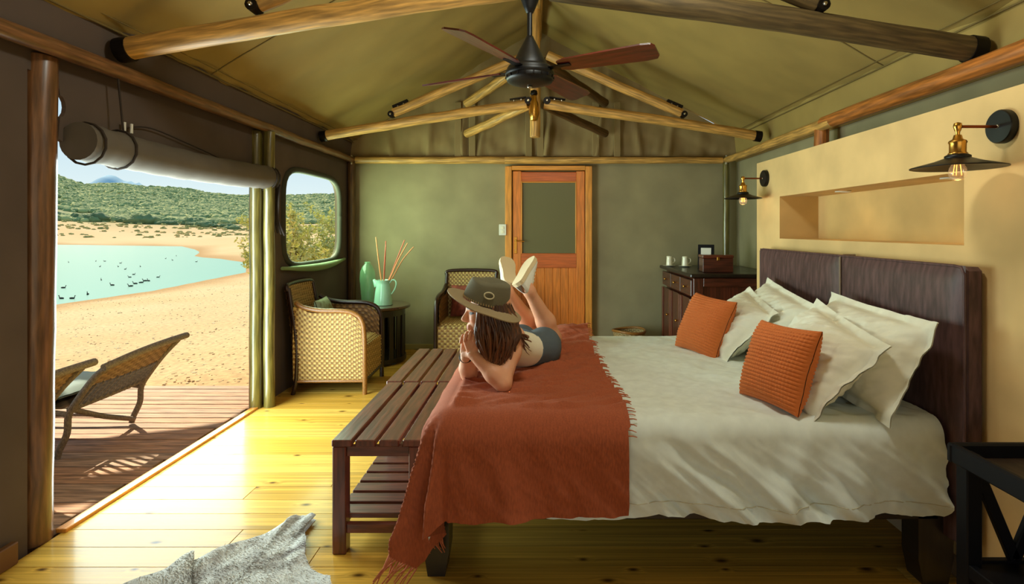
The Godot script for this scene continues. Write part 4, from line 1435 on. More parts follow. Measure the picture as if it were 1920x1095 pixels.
func build_pillows() -> void:
	# local frame: the pad lies in x (height), z (width); its face normal is +y, turned to lean on the headboard
	var mk := func(called: String, label: String, at: Vector3, size: Vector3, lean: float, yaw: float, roll: float, m: Material, fl: float, sd: float, grp: String, cat: String) -> void:
		var g := Geo.new()
		cushion_into(g, size, 56, fl, sd, 0.017)
		var o := put(called, g, m)
		o.position = at
		# x axis up the pillow, y axis out of its face (towards the foot of the bed)
		var b := Basis(Vector3(0, 1, 0), Vector3(-1, 0, 0), Vector3(0, 0, 1))
		o.basis = Basis(Vector3(0, 1, 0), yaw) * Basis(Vector3(0, 0, 1), -lean) * Basis(Vector3(1, 0, 0), roll) * b
		tag(o, label, cat, grp)
	mk.call("pillow", "white pillow leaning on the headboard's near end, behind another", Vector3(1.385, 0.845, -2.43), Vector3(0.36, 0.21, 0.66), 0.42, 0.04, 0.05, mats.pillow_linen, 0.035, 11.0, "white pillows against the headboard", "pillow")
	mk.call("pillow", "cream pillow slumped in front, behind the near orange cushion", Vector3(1.195, 0.815, -2.44), Vector3(0.37, 0.19, 0.58), 0.70, 0.06, 0.20, mats.pillow_linen, 0.04, 23.0, "white pillows against the headboard", "pillow")
	mk.call("pillow", "white pillow leaning on the headboard's far end, behind another", Vector3(1.375, 0.835, -3.27), Vector3(0.34, 0.20, 0.80), 0.45, -0.05, 0.10, mats.pillow_linen, 0.035, 37.0, "white pillows against the headboard", "pillow")
	mk.call("pillow", "white pillow slumped in front, behind the far orange cushion", Vector3(1.195, 0.80, -3.38), Vector3(0.36, 0.18, 0.62), 0.75, -0.06, 0.14, mats.pillow_linen, 0.04, 41.0, "white pillows against the headboard", "pillow")
	orange_cushion("near orange waffle-knit cushion standing on the white cover", Vector3(1.005, 0.805, -2.335), 0.345, 0.36, 0.30, -0.02, 3.0)
	orange_cushion("far orange waffle-knit cushion beside the far pillows", Vector3(0.995, 0.80, -3.33), 0.36, 0.42, 0.42, 0.06, 9.0)


func orange_cushion(label: String, at: Vector3, w: float, lean: float, yaw: float, roll: float, sd: float) -> void:
	var g := Geo.new()
	for side in [1.0, -1.0]:
		var f := func(u: float, v: float) -> Vector3:
			var a := u * 2.0 - 1.0
			var b := v * 2.0 - 1.0
			var t := pow(maxf(1.0 - pow(absf(a), 2.8), 0.0), 0.5) * pow(maxf(1.0 - pow(absf(b), 2.8), 0.0), 0.5)
			var x := a * w * 0.5 * (1.0 - 0.06 * (1.0 - b * b) * absf(a))
			var z := b * w * 0.5 * (1.0 - 0.06 * (1.0 - a * a) * absf(b))
			var wf := sqrt(absf(sin(u * PI * 22.0))) * (0.55 + 0.45 * sqrt(absf(sin(v * PI * 26.0))))
			return Vector3(x, side * (0.084 * t + (wf - 0.5) * 0.0075 * minf(t * 3.0, 1.0) + 0.002) + 0.004 * nz.get_noise_2d(x * 8.0 + sd, z * 8.0), z)
		g.surf(132, 130, f, side > 0)
	var o := put("cushion", g, mats.orange_knit)
	o.position = at
	o.basis = Basis(Vector3(0, 1, 0), yaw) * Basis(Vector3(0, 0, 1), -lean) * Basis(Vector3(1, 0, 0), roll) * Basis(Vector3(0, 1, 0), Vector3(-1, 0, 0), Vector3(0, 0, 1))
	tag(o, label, "cushion", "orange cushions on the bed")


# ---------------------------------------------------------------- the two slatted benches at the foot of the bed
func build_bench() -> void:
	var b := thing("slatted_bench", "dark red wooden slatted bench with a lower shelf, nearest the camera", "bench", Vector3(-0.675, 0, -2.80), 0.0, "slatted benches at the foot of the bed")
	var l := 0.90
	var w := 0.39
	for sx in [-1.0, 1.0]:
		for sz in [-1.0, 1.0]:
			put("leg", Geo.new().box(Vector3(sx * (w * 0.5 - 0.034), 0.2275, sz * (l * 0.5 - 0.035)), Vector3(0.058, 0.455, 0.058), 0.004), mats.bench_wood, b)
	for k in 4:
		var g := Geo.new()
		g.uo = Vector2(k * 1.7, k * 0.6)
		put("top_slat", g.box(Vector3(-w * 0.5 + 0.045 + k * 0.1, 0.4695, 0), Vector3(0.084, 0.029, l - 0.004), 0.004), mats.bench_wood, b)
	for sz in [-1.0, 1.0]:
		put("apron", Geo.new().box(Vector3(0, 0.432, sz * (l * 0.5 - 0.03)), Vector3(w - 0.125, 0.044, 0.028), 0.003), mats.bench_wood, b)
		put("shelf_rail", Geo.new().box(Vector3(0, 0.105, sz * (l * 0.5 - 0.03)), Vector3(w - 0.125, 0.04, 0.028), 0.003), mats.bench_wood, b)
	for sx in [-1.0, 1.0]:
		put("long_apron", Geo.new().box(Vector3(sx * (w * 0.5 - 0.03), 0.432, 0), Vector3(0.028, 0.044, l - 0.13), 0.003), mats.bench_wood, b)
		put("long_rail", Geo.new().box(Vector3(sx * (w * 0.5 - 0.034), 0.115, 0), Vector3(0.028, 0.04, l - 0.13), 0.003), mats.bench_wood, b)
	for k in 8:
		var g := Geo.new()
		g.uo = Vector2(k * 2.3, k * 0.9)
		put("shelf_slat", g.box(Vector3(0, 0.146, l * 0.5 - 0.085 - k * 0.104), Vector3(w - 0.02, 0.022, 0.082), 0.003), mats.bench_wood, b)
	dup(b, "slatted_bench", Vector3(-0.69, 0, -3.715), 0.0, "dark red wooden slatted bench behind, towards the wicker armchairs")


# ---------------------------------------------------------------- door
func build_door() -> void:
	var d := thing("door", "orange wooden door with frosted pane above and boarded panel below", "door", Vector3(0.125, 0, -6.40))
	var h := 2.085
	# lining
	put("frame", Geo.new().box(Vector3(-0.455, h * 0.5, 0.02), Vector3(0.075, h, 0.09), 0.005), mats.frame_wood, d)
	put("frame", Geo.new().box(Vector3(0.455, h * 0.5, 0.02), Vector3(0.075, h, 0.09), 0.005), mats.frame_wood, d)
	put("frame", Geo.new().box(Vector3(0, h - 0.02, 0.02), Vector3(0.835, 0.05, 0.09), 0.005), mats.frame_wood, d)
	put("leaf_stile", Geo.new().box(Vector3(-0.358, 1.02, 0.03), Vector3(0.095, 2.02, 0.042), 0.005), mats.door_wood, d)
	put("leaf_stile", Geo.new().box(Vector3(0.362, 1.02, 0.03), Vector3(0.095, 2.02, 0.042), 0.005), mats.door_wood, d)
	put("leaf_rail", Geo.new().box(Vector3(0.002, 1.965, 0.03), Vector3(0.628, 0.11, 0.04), 0.005), mats.door_rail, d)
	put("leaf_rail", Geo.new().box(Vector3(0.002, 1.015, 0.03), Vector3(0.628, 0.165, 0.04), 0.005), mats.door_rail, d)
	put("leaf_rail", Geo.new().box(Vector3(0.002, 0.09, 0.03), Vector3(0.628, 0.16, 0.04), 0.005), mats.door_rail, d)
	for k in 7:
		var g := Geo.new()
		g.uo = Vector2(k * 1.3, k * 0.7)
		put("board", g.box(Vector3(-0.267 + k * 0.0897, 0.55, 0.022), Vector3(0.088, 0.80, 0.02), 0.004), mats.door_wood, d)
	for s in [[-0.306, 0.80], [0.310, 0.80]]:
		put("pane_bead", Geo.new().box(Vector3(s[0], 1.505, 0.046), Vector3(0.014, 0.82, 0.016), 0.003), mats.frame_wood, d)
	put("pane_bead", Geo.new().box(Vector3(0.002, 1.905, 0.046), Vector3(0.60, 0.014, 0.016), 0.003), mats.frame_wood, d)
	put("pane", Geo.new().box(Vector3(0.002, 1.505, 0.03), Vector3(0.618, 0.83, 0.006), 0.001), mat("frosted_pane", Color(0.42, 0.40, 0.27), 0.35, {"spec": 0.4}), d)
	var hp := put("handle_plate", Geo.new().box(Vector3(-0.375, 1.19, 0.054), Vector3(0.035, 0.19, 0.008), 0.003), mats.brass, d)
	put("lever", Geo.new().tube(smooth_path([Vector3(-0.375, 1.24, 0.058), Vector3(-0.375, 1.24, 0.095), Vector3(-0.345, 1.24, 0.10), Vector3(-0.275, 1.235, 0.10)], 4), 0.008, 8), mats.brass, hp)
	put("key", Geo.new().tube([Vector3(-0.375, 1.14, 0.058), Vector3(-0.375, 1.14, 0.085)], 0.004, 6), mats.bolt_steel, hp)
	var sw := thing("light_switch", "white light switch plate fixed beside the door frame", "switch", Vector3(-0.395, 1.365, -6.325))
	put("plate", Geo.new().box(Vector3(0, 0, 0), Vector3(0.082, 0.125, 0.012), 0.004), mats.white_plastic, sw)
	for k in 2:
		put("rocker", Geo.new().box(Vector3(0, 0.022 - 0.044 * k, 0.008), Vector3(0.03, 0.034, 0.008), 0.002), mats.porcelain, sw)


# ---------------------------------------------------------------- ceiling fan
func build_fan() -> void:
	var f := thing("ceiling_fan", "black ceiling fan with four dark red wooden blades", "fan", Vector3(-0.04, 0, -2.86))
	put("canopy", Geo.new().lathe([[0.0, 2.47], [0.018, 2.475], [0.030, 2.50], [0.058, 2.57], [0.062, 2.60], [0.0, 2.60]], 24), mats.black_metal, f)
	put("rod", Geo.new().tube([Vector3(0, 2.28, 0), Vector3(0, 2.52, 0)], 0.014, 10), mats.black_metal, f)
	put("rod_cover", Geo.new().lathe([[0.088, 2.205], [0.086, 2.222], [0.070, 2.25], [0.045, 2.30], [0.024, 2.34], [0.018, 2.355], [0.0, 2.355]], 28), mats.black_metal, f)
	put("motor", Geo.new().lathe([[0.0, 2.10], [0.045, 2.102], [0.060, 2.106], [0.085, 2.112], [0.115, 2.122], [0.120, 2.135], [0.120, 2.135], [0.122, 2.15], [0.116, 2.153], [0.124, 2.157], [0.124, 2.172], [0.117, 2.176], [0.117, 2.186], [0.11, 2.198], [0.088, 2.206], [0.0, 2.207]], 40), mats.black_metal, f)
	for k in 18:
		var a := TAU * k / 18.0
		var g := Geo.new()
		g.bar(Vector3(cos(a) * 0.121, 2.136, sin(a) * 0.121), Vector3(cos(a) * 0.121, 2.15, sin(a) * 0.121), 0.008, 0.008, 0.001, Vector3(cos(a), 0, sin(a)))
		put("vent_rib", g, mats.steel_dark, f)
	wood("blade_wood", Color(0.40, 0.10, 0.07), 0.35, {"coat": 0.6, "coat_rough": 0.2})
	for k in 4:
		var a := -deg_to_rad(28.0 + 90.0 * k)
		var bx := Basis(Vector3.UP, a)      # the blade runs along local x; a tilt about its own axis
		var tilt := Basis(Vector3(1, 0, 0), deg_to_rad(-15.0))
		var xf := Transform3D(bx * tilt, Vector3(0, 2.185, 0))
		var poly := PackedVector2Array()
		for q in [[0.165, -0.035], [0.21, -0.052], [0.60, -0.068], [0.648, -0.062], [0.662, -0.04], [0.662, 0.04], [0.648, 0.062], [0.60, 0.068], [0.21, 0.052], [0.165, 0.035]]:
			poly.append(Vector2(q[0], q[1]))
		var g := Geo.new()
		var flat := Transform3D(Basis(Vector3(1, 0, 0), Vector3(0, 0, -1), Vector3(0, 1, 0)), Vector3.ZERO)
		g.prism(poly, -0.004, 0.004, xf * flat)
		for i in g.uv.size(): g.uv[i] = Vector2(g.uv[i].y, g.uv[i].x)
		var b := put("blade", g, mats.blade_wood, f)
		var h := Geo.new()
		h.bar(bx * Vector3(0.10, 0, 0) + Vector3(0, 2.18, 0), bx * Vector3(0.23, 0, 0) + Vector3(0, 2.181, 0), 0.045, 0.006, 0.002, Vector3.UP)
		put("blade_iron", h, mats.steel_dark, b)
	put("hub_screw", Geo.new().lathe([[0.0, 2.09], [0.012, 2.092], [0.014, 2.10], [0.0, 2.102]], 12), mats.bolt_steel, f)


# ---------------------------------------------------------------- wicker armchairs and round table
func armchair(called: String, label: String, at: Vector3, turn: float, arm_wood: Material) -> Node3D:     # faces +z
	var o := thing(called, label, "armchair", at, turn, "wicker armchairs")
	var hw := 0.285
	var straw := lin(0.84, 0.72, 0.44)
	var brown := lin(0.56, 0.40, 0.21)
	for s in [-1.0, 1.0]:
		var x: float = s * hw
		put("front_leg", Geo.new().tube(smooth_path([Vector3(x, 0.0, 0.30), Vector3(x, 0.2, 0.30), Vector3(x, 0.50, 0.295), Vector3(x, 0.62, 0.27), Vector3(x, 0.67, 0.21), Vector3(x, 0.69, 0.12), Vector3(x, 0.695, -0.06), Vector3(x * 0.99, 0.72, -0.20), Vector3(x * 0.96, 0.76, -0.27)], 5), 0.020, 10), arm_wood if s < 0 else mats.rattan_dark, o)
		put("rear_leg", Geo.new().tube(smooth_path([Vector3(x, 0.0, -0.29), Vector3(x, 0.14, -0.26), Vector3(x, 0.45, -0.26), Vector3(x * 0.96, 0.88, -0.33)], 5), 0.018, 10), mats.rattan_dark, o)
		var side := func(u: float, v: float) -> Vector3:
			var z := lerpf(0.285, -0.285, u)
			var top := 0.675 - 0.10 * pow(maxf((z - 0.12) / 0.165, 0.0), 2.0) + 0.05 * smoothstep(-0.12, -0.28, z)
			return Vector3(x + s * 0.012 * sin(PI * v), lerpf(0.115, top, v), z)
		put("woven_side", Geo.new().woven(28, 28, side, 0.010, straw, brown, 3, s > 0), mats.wicker, o)
		var side_in := func(u: float, v: float) -> Vector3:
			var p: Vector3 = side.call(u, v)
			return Vector3(x - s * 0.03, p.y, p.z)
		put("woven_inside", Geo.new().woven(20, 20, side_in, 0.009, brown, lin(0.40, 0.26, 0.13), 3, s < 0), mats.wicker, o)
		put("bottom_rail", Geo.new().tube([Vector3(x, 0.11, 0.29), Vector3(x, 0.11, -0.27)], 0.013, 8), mats.rattan_gold, o)
	var back := func(u: float, v: float) -> Vector3:
		var x := lerpf(-hw, hw, u)
		return Vector3(x * (1.0 - 0.03 * v), lerpf(0.12, 0.895, v), -0.262 - 0.02 * (1.0 - pow(x / hw, 2.0)) - 0.075 * v * v)
	put("woven_back", Geo.new().woven(28, 36, back, 0.010, straw, brown, 3), mats.wicker, o)
	var back_out := func(u: float, v: float) -> Vector3: return back.call(u, v) + Vector3(0, 0, -0.03)
	put("woven_back_outside", Geo.new().woven(22, 28, back_out, 0.011, brown, lin(0.38, 0.24, 0.13), 3, true), mats.wicker, o)
	put("top_rail", Geo.new().tube(smooth_path([Vector3(-hw * 0.97, 0.86, -0.335), Vector3(-hw * 0.9, 0.905, -0.35), Vector3(0, 0.915, -0.37), Vector3(hw * 0.9, 0.905, -0.35), Vector3(hw * 0.97, 0.86, -0.335)], 5), 0.019, 10), mats.rattan_dark, o)
	var seat := func(u: float, v: float) -> Vector3: return Vector3(lerpf(-hw, hw, u), 0.415 - 0.03 * smoothstep(0.12, 0.0, v), lerpf(0.30, -0.27, v))
	put("woven_seat", Geo.new().woven(26, 26, seat, 0.010, straw, brown, 3), mats.wicker, o)
	var apron := func(u: float, v: float) -> Vector3: return Vector3(lerpf(-hw, hw, u), lerpf(0.11, 0.395, v), 0.298)
	put("woven_apron", Geo.new().woven(20, 11, apron, 0.010, straw, brown, 3), mats.wicker, o)
	put("front_rail", Geo.new().tube([Vector3(-hw, 0.11, 0.30), Vector3(hw, 0.11, 0.30)], 0.013, 8), mats.rattan_dark, o)
	return o


func build_chairs_and_table() -> void:
	armchair("wicker_armchair", "woven rattan armchair beside the window, seen from its side", Vector3(-1.745, 0, -4.93), PI / 2 + 0.03, mats.rattan_gold)
	armchair("wicker_armchair", "woven rattan armchair facing the room, behind the woman's hat", Vector3(-0.735, 0, -5.90), 0.0, mats.rattan_dark)
	var pm := func(called: String, label: String, at: Vector3, size: Vector3, lean: float, yaw: float, m: Material, sd: float) -> void:
		var g := Geo.new()
		cushion_into(g, size, 30, 0.0, sd, 0.010)
		var o := put(called, g, m)
		o.position = at
		o.basis = Basis(Vector3(0, 1, 0), yaw) * Basis(Vector3(0, 0, 1), -lean) * Basis(Vector3(0, 1, 0), Vector3(-1, 0, 0), Vector3(0, 0, 1))
		tag(o, label, "cushion")
	pm.call("cushion", "grey green cushion whose corner shows above the armchair's arm", Vector3(-1.86, 0.60, -4.93), Vector3(0.34, 0.11, 0.36), 0.30, PI + 0.1, mat("sage_cloth", Color(0.52, 0.55, 0.42), 0.9), 5.0)
	pm.call("cushion", "faded red cushion against the back of the far armchair", Vector3(-0.745, 0.60, -6.05), Vector3(0.34, 0.11, 0.38), 0.20, PI / 2, mat("red_cloth", Color(0.62, 0.30, 0.22), 0.9, {"tex": tex.blotch, "scale": Vector3(1.2, 1.2, 1.2), "tri": "world"}), 8.0)

	var t := thing("round_table", "dark round side table with a slatted drum base", "table", Vector3(-1.70, 0, -5.83))
	put("tabletop", Geo.new().lathe([[0.0, 0.555], [0.350, 0.555], [0.366, 0.561], [0.370, 0.572], [0.366, 0.584], [0.356, 0.588], [0.356, 0.588], [0.0, 0.588]], 48), wood("table_top", Color(0.36, 0.20, 0.14), 0.25, {"coat": 0.8, "coat_rough": 0.1}), t)
	put("apron_ring", Geo.new().lathe([[0.295, 0.49], [0.315, 0.49], [0.315, 0.49], [0.315, 0.555], [0.315, 0.555], [0.295, 0.555], [0.295, 0.555], [0.295, 0.49]], 40), mats.dark_wood, t)
	put("foot_ring", Geo.new().lathe([[0.0, 0.06], [0.0, 0.02], [0.325, 0.02], [0.325, 0.02], [0.325, 0.065], [0.325, 0.065], [0.0, 0.065]], 40), mats.dark_wood, t)
	for k in 20:
		var a := TAU * k / 20.0 + 0.1
		put("slat", Geo.new().bar(Vector3(cos(a) * 0.304, 0.06, sin(a) * 0.304), Vector3(cos(a) * 0.304, 0.50, sin(a) * 0.304), 0.052 if k % 5 else 0.07, 0.018, 0.003, Vector3(cos(a), 0, sin(a))), mats.dark_wood, t)
	for k in 4:
		var a := TAU * k / 4.0 + 0.5
		put("foot", Geo.new().box(Vector3(cos(a) * 0.27, 0.011, sin(a) * 0.27), Vector3(0.05, 0.022, 0.05), 0.003), mats.dark_wood, t)

	var j := thing("enamel_jug", "pale green enamel jug holding dried sticks on the round table", "jug", Vector3(-1.600, 0.589, -5.80))
	put("body", Geo.new().lathe([[0.0, 0.012], [0.085, 0.012], [0.092, 0.004], [0.097, 0.0], [0.098, 0.006], [0.094, 0.02], [0.082, 0.13], [0.068, 0.21], [0.066, 0.23], [0.072, 0.255], [0.074, 0.258], [0.070, 0.256], [0.060, 0.22], [0.0, 0.20]].slice(1), 32), mats.enamel, j)
	put("base", Geo.new().lathe([[0.0, 0.0], [0.096, 0.0], [0.096, 0.004], [0.0, 0.012]], 24), mats.enamel, j)
	put("spout", Geo.new().tube(smooth_path([Vector3(-0.058, 0.195, 0), Vector3(-0.075, 0.225, 0), Vector3(-0.098, 0.262, 0)], 4), [0.034, 0.034, 0.033, 0.031, 0.028, 0.024, 0.020, 0.016, 0.012], 12), mats.enamel, j)
	put("handle", Geo.new().tube(smooth_path([Vector3(0.066, 0.225, 0), Vector3(0.10, 0.26, 0), Vector3(0.135, 0.235, 0), Vector3(0.125, 0.17, 0), Vector3(0.086, 0.11, 0)], 5), 0.008, 8), mats.enamel, j)
	var ends := [[-0.075, 0.70, 0.0, 0], [0.02, 0.66, -0.03, 1], [0.035, 0.62, 0.02, 1], [0.26, 0.64, 0.03, 0], [0.31, 0.60, -0.03, 0], [0.22, 0.67, -0.01, 1]]
	for i in ends.size():
		var e: Array = ends[i]
		var lab: String = ["straight pale stick leaning left in the jug", "reddish stick standing upright in the jug", "shorter reddish stick beside the upright one", "pale stick leaning right in the jug", "lowest pale stick leaning far right", "thin reddish stick between the pair leaning right"][i]
		var s := put("dried_stick", Geo.new().tube(smooth_path([Vector3(-e[0] * 0.12, 0.08, 0), Vector3(e[0] * 0.3, 0.28, e[2] * 0.5), Vector3(e[0] * 0.62, 0.46, e[2]), Vector3(e[0], e[1], e[2])], 4), [0.006, 0.0062, 0.0064, 0.0066, 0.0068, 0.0068, 0.0068, 0.0066, 0.0064, 0.0062, 0.006, 0.0058, 0.005], 7), mats.stick if e[3] == 0 else mats.stick_red)
		s.position = Vector3(-1.600, 0.589, -5.80)
		tag(s, lab, "stick", "dried sticks in the jug")
	var bo := thing("green_bottle", "green glass flask standing behind the jug on the round table", "bottle", Vector3(-1.81, 0.589, -5.96))
	put("glass", Geo.new().lathe([[0.0, 0.0], [0.05, 0.002], [0.062, 0.02], [0.070, 0.12], [0.082, 0.26], [0.076, 0.33], [0.055, 0.385], [0.03, 0.415], [0.026, 0.43], [0.022, 0.43]], 28), mats.green_glass, bo)
	put("collar", Geo.new().lathe([[0.022, 0.42], [0.031, 0.422], [0.032, 0.432], [0.024, 0.436], [0.02, 0.43]], 20), mats.green_glass, bo)

	var bk := thing("woven_basket", "low woven basket on the floor behind the bed", "basket", Vector3(1.0, 0, -6.12))
	var wall := func(u: float, v: float) -> Vector3:
		var a := TAU * u
		var r := lerpf(0.12, 0.175, v) + 0.006 * sin(a * 3.0)
		return Vector3(cos(a) * r, lerpf(0.01, 0.265, v) + 0.008 * sin(a * 2.0) * v, -sin(a) * r)
	put("woven_wall", Geo.new().woven(44, 14, wall, 0.012, lin(0.72, 0.62, 0.42), lin(0.55, 0.45, 0.28), 3), mats.wicker, bk)
	put("base", Geo.new().lathe([[0.0, 0.0], [0.125, 0.0], [0.125, 0.012], [0.0, 0.014]], 24), mats.rattan_gold, bk)
	var rim := []
	for i in 33:
		rim.append(wall.call(fmod(i / 32.0, 1.0), 1.0))
	put("rim", Geo.new().tube(rim, 0.014, 8, false), mats.rattan_gold, bk)


# ---------------------------------------------------------------- cabinet and what stands on it
func build_cabinet() -> void:
	var c := thing("cabinet", "dark mahogany cabinet with panelled doors in the back right corner", "cabinet", Vector3(1.78, 0, -5.72))
	var x0 := -0.36
	var x1 := 0.42
	var z0 := 0.62
	var z1 := -0.60
	put("carcass", Geo.new().box(Vector3((x0 + x1) * 0.5 + 0.01, 0.49, (z0 + z1) * 0.5), Vector3(x1 - x0 - 0.04, 0.86, z0 - z1 - 0.04), 0.005), mats.mahogany, c)
	put("plinth", Geo.new().box(Vector3((x0 + x1) * 0.5, 0.04, 0.01), Vector3(x1 - x0 - 0.02, 0.08, z0 - z1 - 0.02), 0.004), mats.dark_wood, c)
	put("worktop", Geo.new().box(Vector3((x0 + x1) * 0.5, 0.948, 0.01), Vector3(x1 - x0 + 0.07, 0.034, z0 - z1 + 0.07), 0.008), mats.dark_wood, c)
	# end facing the lens: frame and panel
	for x in [x0 + 0.045, x1 - 0.045]:
		put("end_stile", Geo.new().box(Vector3(x, 0.505, z0 - 0.012), Vector3(0.09, 0.84, 0.03), 0.004), mats.mahogany, c)
	put("end_rail", Geo.new().box(Vector3((x0 + x1) * 0.5, 0.885, z0 - 0.012), Vector3(x1 - x0 - 0.18, 0.08, 0.03), 0.004), mats.mahogany, c)
	put("end_rail", Geo.new().box(Vector3((x0 + x1) * 0.5, 0.13, z0 - 0.012), Vector3(x1 - x0 - 0.18, 0.09, 0.03), 0.004), mats.mahogany, c)
	# doors and drawers on the face towards the room
	for k in 3:
		var zc := z0 - 0.22 - k * 0.395
		var d := put("door", Geo.new().box(Vector3(x0 - 0.004, 0.42, zc), Vector3(0.024, 0.62, 0.375), 0.004), mats.mahogany, c)
		for s in [-1.0, 1.0]:
			put("door_stile", Geo.new().box(Vector3(x0 - 0.018, 0.42, zc + s * 0.16), Vector3(0.014, 0.62, 0.055), 0.003), wood("mahogany_light", Color(0.52, 0.24, 0.14), 0.35, {"coat": 0.6}), d)
		put("knob", Geo.new().lathe([[0.0, 0.026], [0.012, 0.022], [0.014, 0.012], [0.006, 0.004], [0.006, 0.0]].map(func(q): return q), 12, Transform3D(Basis(Vector3(0, 0, 1), Vector3(-1, 0, 0), Vector3(0, -1, 0)), Vector3(x0 - 0.024, 0.46, zc + 0.12))), mats.brass, d)
		var dr := put("drawer", Geo.new().box(Vector3(x0 - 0.004, 0.83, zc), Vector3(0.024, 0.15, 0.375), 0.005), mats.mahogany, c)
		put("knob", Geo.new().lathe([[0.0, 0.026], [0.012, 0.022], [0.014, 0.012], [0.006, 0.004], [0.006, 0.0]], 12, Transform3D(Basis(Vector3(0, 0, 1), Vector3(-1, 0, 0), Vector3(0, -1, 0)), Vector3(x0 - 0.016, 0.83, zc))), mats.brass, dr)

	var ty := 0.966
	var mug := func(at: Vector3, label: String) -> void:
		var s := thing("saucer", "white saucer under the " + label, "saucer", at, 0.0, "white saucers on the cabinet")
		put("dish", Geo.new().lathe([[0.0, 0.0], [0.035, 0.0], [0.045, 0.004], [0.072, 0.012], [0.073, 0.015], [0.045, 0.009], [0.0, 0.006]], 28), mats.porcelain, s)
		var m := thing("mug", label + " standing on the dark cabinet", "mug", at + Vector3(0, 0.009, 0), 0.0, "white mugs on the cabinet")
		put("body", Geo.new().lathe([[0.034, 0.0], [0.036, 0.004], [0.030, 0.085], [0.031, 0.10], [0.025, 0.106], [0.0, 0.107]], 28), mats.porcelain, m)
		put("handle", Geo.new().tube(smooth_path([Vector3(0.032, 0.085, 0), Vector3(0.056, 0.078, 0), Vector3(0.058, 0.045, 0), Vector3(0.035, 0.025, 0)], 4), 0.005, 7), mats.porcelain, m)
	mug.call(Vector3(1.435, ty, -6.10), "left white upturned mug")
	mug.call(Vector3(1.585, ty, -6.02), "right white upturned mug")
	var st := thing("photo_stand", "small black easel holding a white card on the cabinet", "photo stand", Vector3(1.72, ty, -5.72), -0.35)
	put("frame", Geo.new().box(Vector3(0, 0.125, 0), Vector3(0.16, 0.25, 0.014), 0.003, Basis(Vector3(1, 0, 0), -0.22)), mats.black_lacquer, st)
	put("card", Geo.new().box(Vector3(0.0, 0.165, 0.002), Vector3(0.10, 0.10, 0.006), 0.001, Basis(Vector3(1, 0, 0), -0.22)), mats.white_plastic, st)
	put("prop", Geo.new().bar(Vector3(0, 0.20, -0.04), Vector3(0, 0.0, -0.10), 0.03, 0.008, 0.002), mats.black_lacquer, st)
	var bx := thing("wooden_box", "reddish brown wooden tea box on the cabinet", "box", Vector3(1.70, ty, -5.34), -0.06)
	put("body", Geo.new().box(Vector3(0, 0.066, 0), Vector3(0.28, 0.132, 0.17), 0.004), mats.mahogany, bx)
	put("lid", Geo.new().box(Vector3(0, 0.148, 0), Vector3(0.29, 0.030, 0.18), 0.006), mats.mahogany_light, bx)
	put("clasp", Geo.new().box(Vector3(0, 0.128, 0.093), Vector3(0.025, 0.032, 0.006), 0.002), mats.brass, bx)


func build_nightstand() -> void:
	var n := thing("nightstand", "black wooden bedside table with tray top and cross braces", "table", Vector3(1.295, 0, -1.745))
	var w := 0.33
	var d := 0.46
	var h := 0.705
	var m: Material = mats.black_lacquer
	for x in [0.028, w - 0.028]:
		for z in [0.028, d - 0.028]:
			put("leg", Geo.new().box(Vector3(x, h * 0.5 - 0.01, z), Vector3(0.048, h - 0.02, 0.048), 0.004), m, n)
	put("tray_base", Geo.new().box(Vector3(w * 0.5, h - 0.05, d * 0.5), Vector3(w - 0.02, 0.014, d - 0.02), 0.002), wood("tray_wood", Color(0.24, 0.17, 0.12), 0.5), n)
	for z in [0.0, d]:
		put("tray_rim", Geo.new().box(Vector3(w * 0.5, h - 0.03, z), Vector3(w + 0.03, 0.06, 0.022), 0.006), m, n)
	for x in [0.0, w]:
		put("tray_rim", Geo.new().box(Vector3(x, h - 0.03, d * 0.5), Vector3(0.022, 0.06, d), 0.006), m, n)
	put("shelf", Geo.new().box(Vector3(w * 0.5, 0.34, d * 0.5), Vector3(w - 0.03, 0.016, d - 0.03), 0.003), m, n)
	for x in [0.02, w - 0.02]:
		put("shelf_rail", Geo.new().box(Vector3(x, 0.335, d * 0.5), Vector3(0.024, 0.04, d - 0.10), 0.003), m, n)
	for z in [0.02, d - 0.02]:
		put("shelf_rail", Geo.new().box(Vector3(w * 0.5, 0.335, z), Vector3(w - 0.10, 0.04, 0.024), 0.003), m, n)
	put("cross_brace", Geo.new().bar(Vector3(0.05, h - 0.07, 0.028), Vector3(w * 0.5, 0.36, 0.028), 0.034, 0.02, 0.003, Vector3(0, 0, 1)), m, n)
	put("cross_brace", Geo.new().bar(Vector3(w - 0.05, h - 0.07, 0.028), Vector3(w * 0.5, 0.36, 0.028), 0.034, 0.02, 0.003, Vector3(0, 0, 1)), m, n)


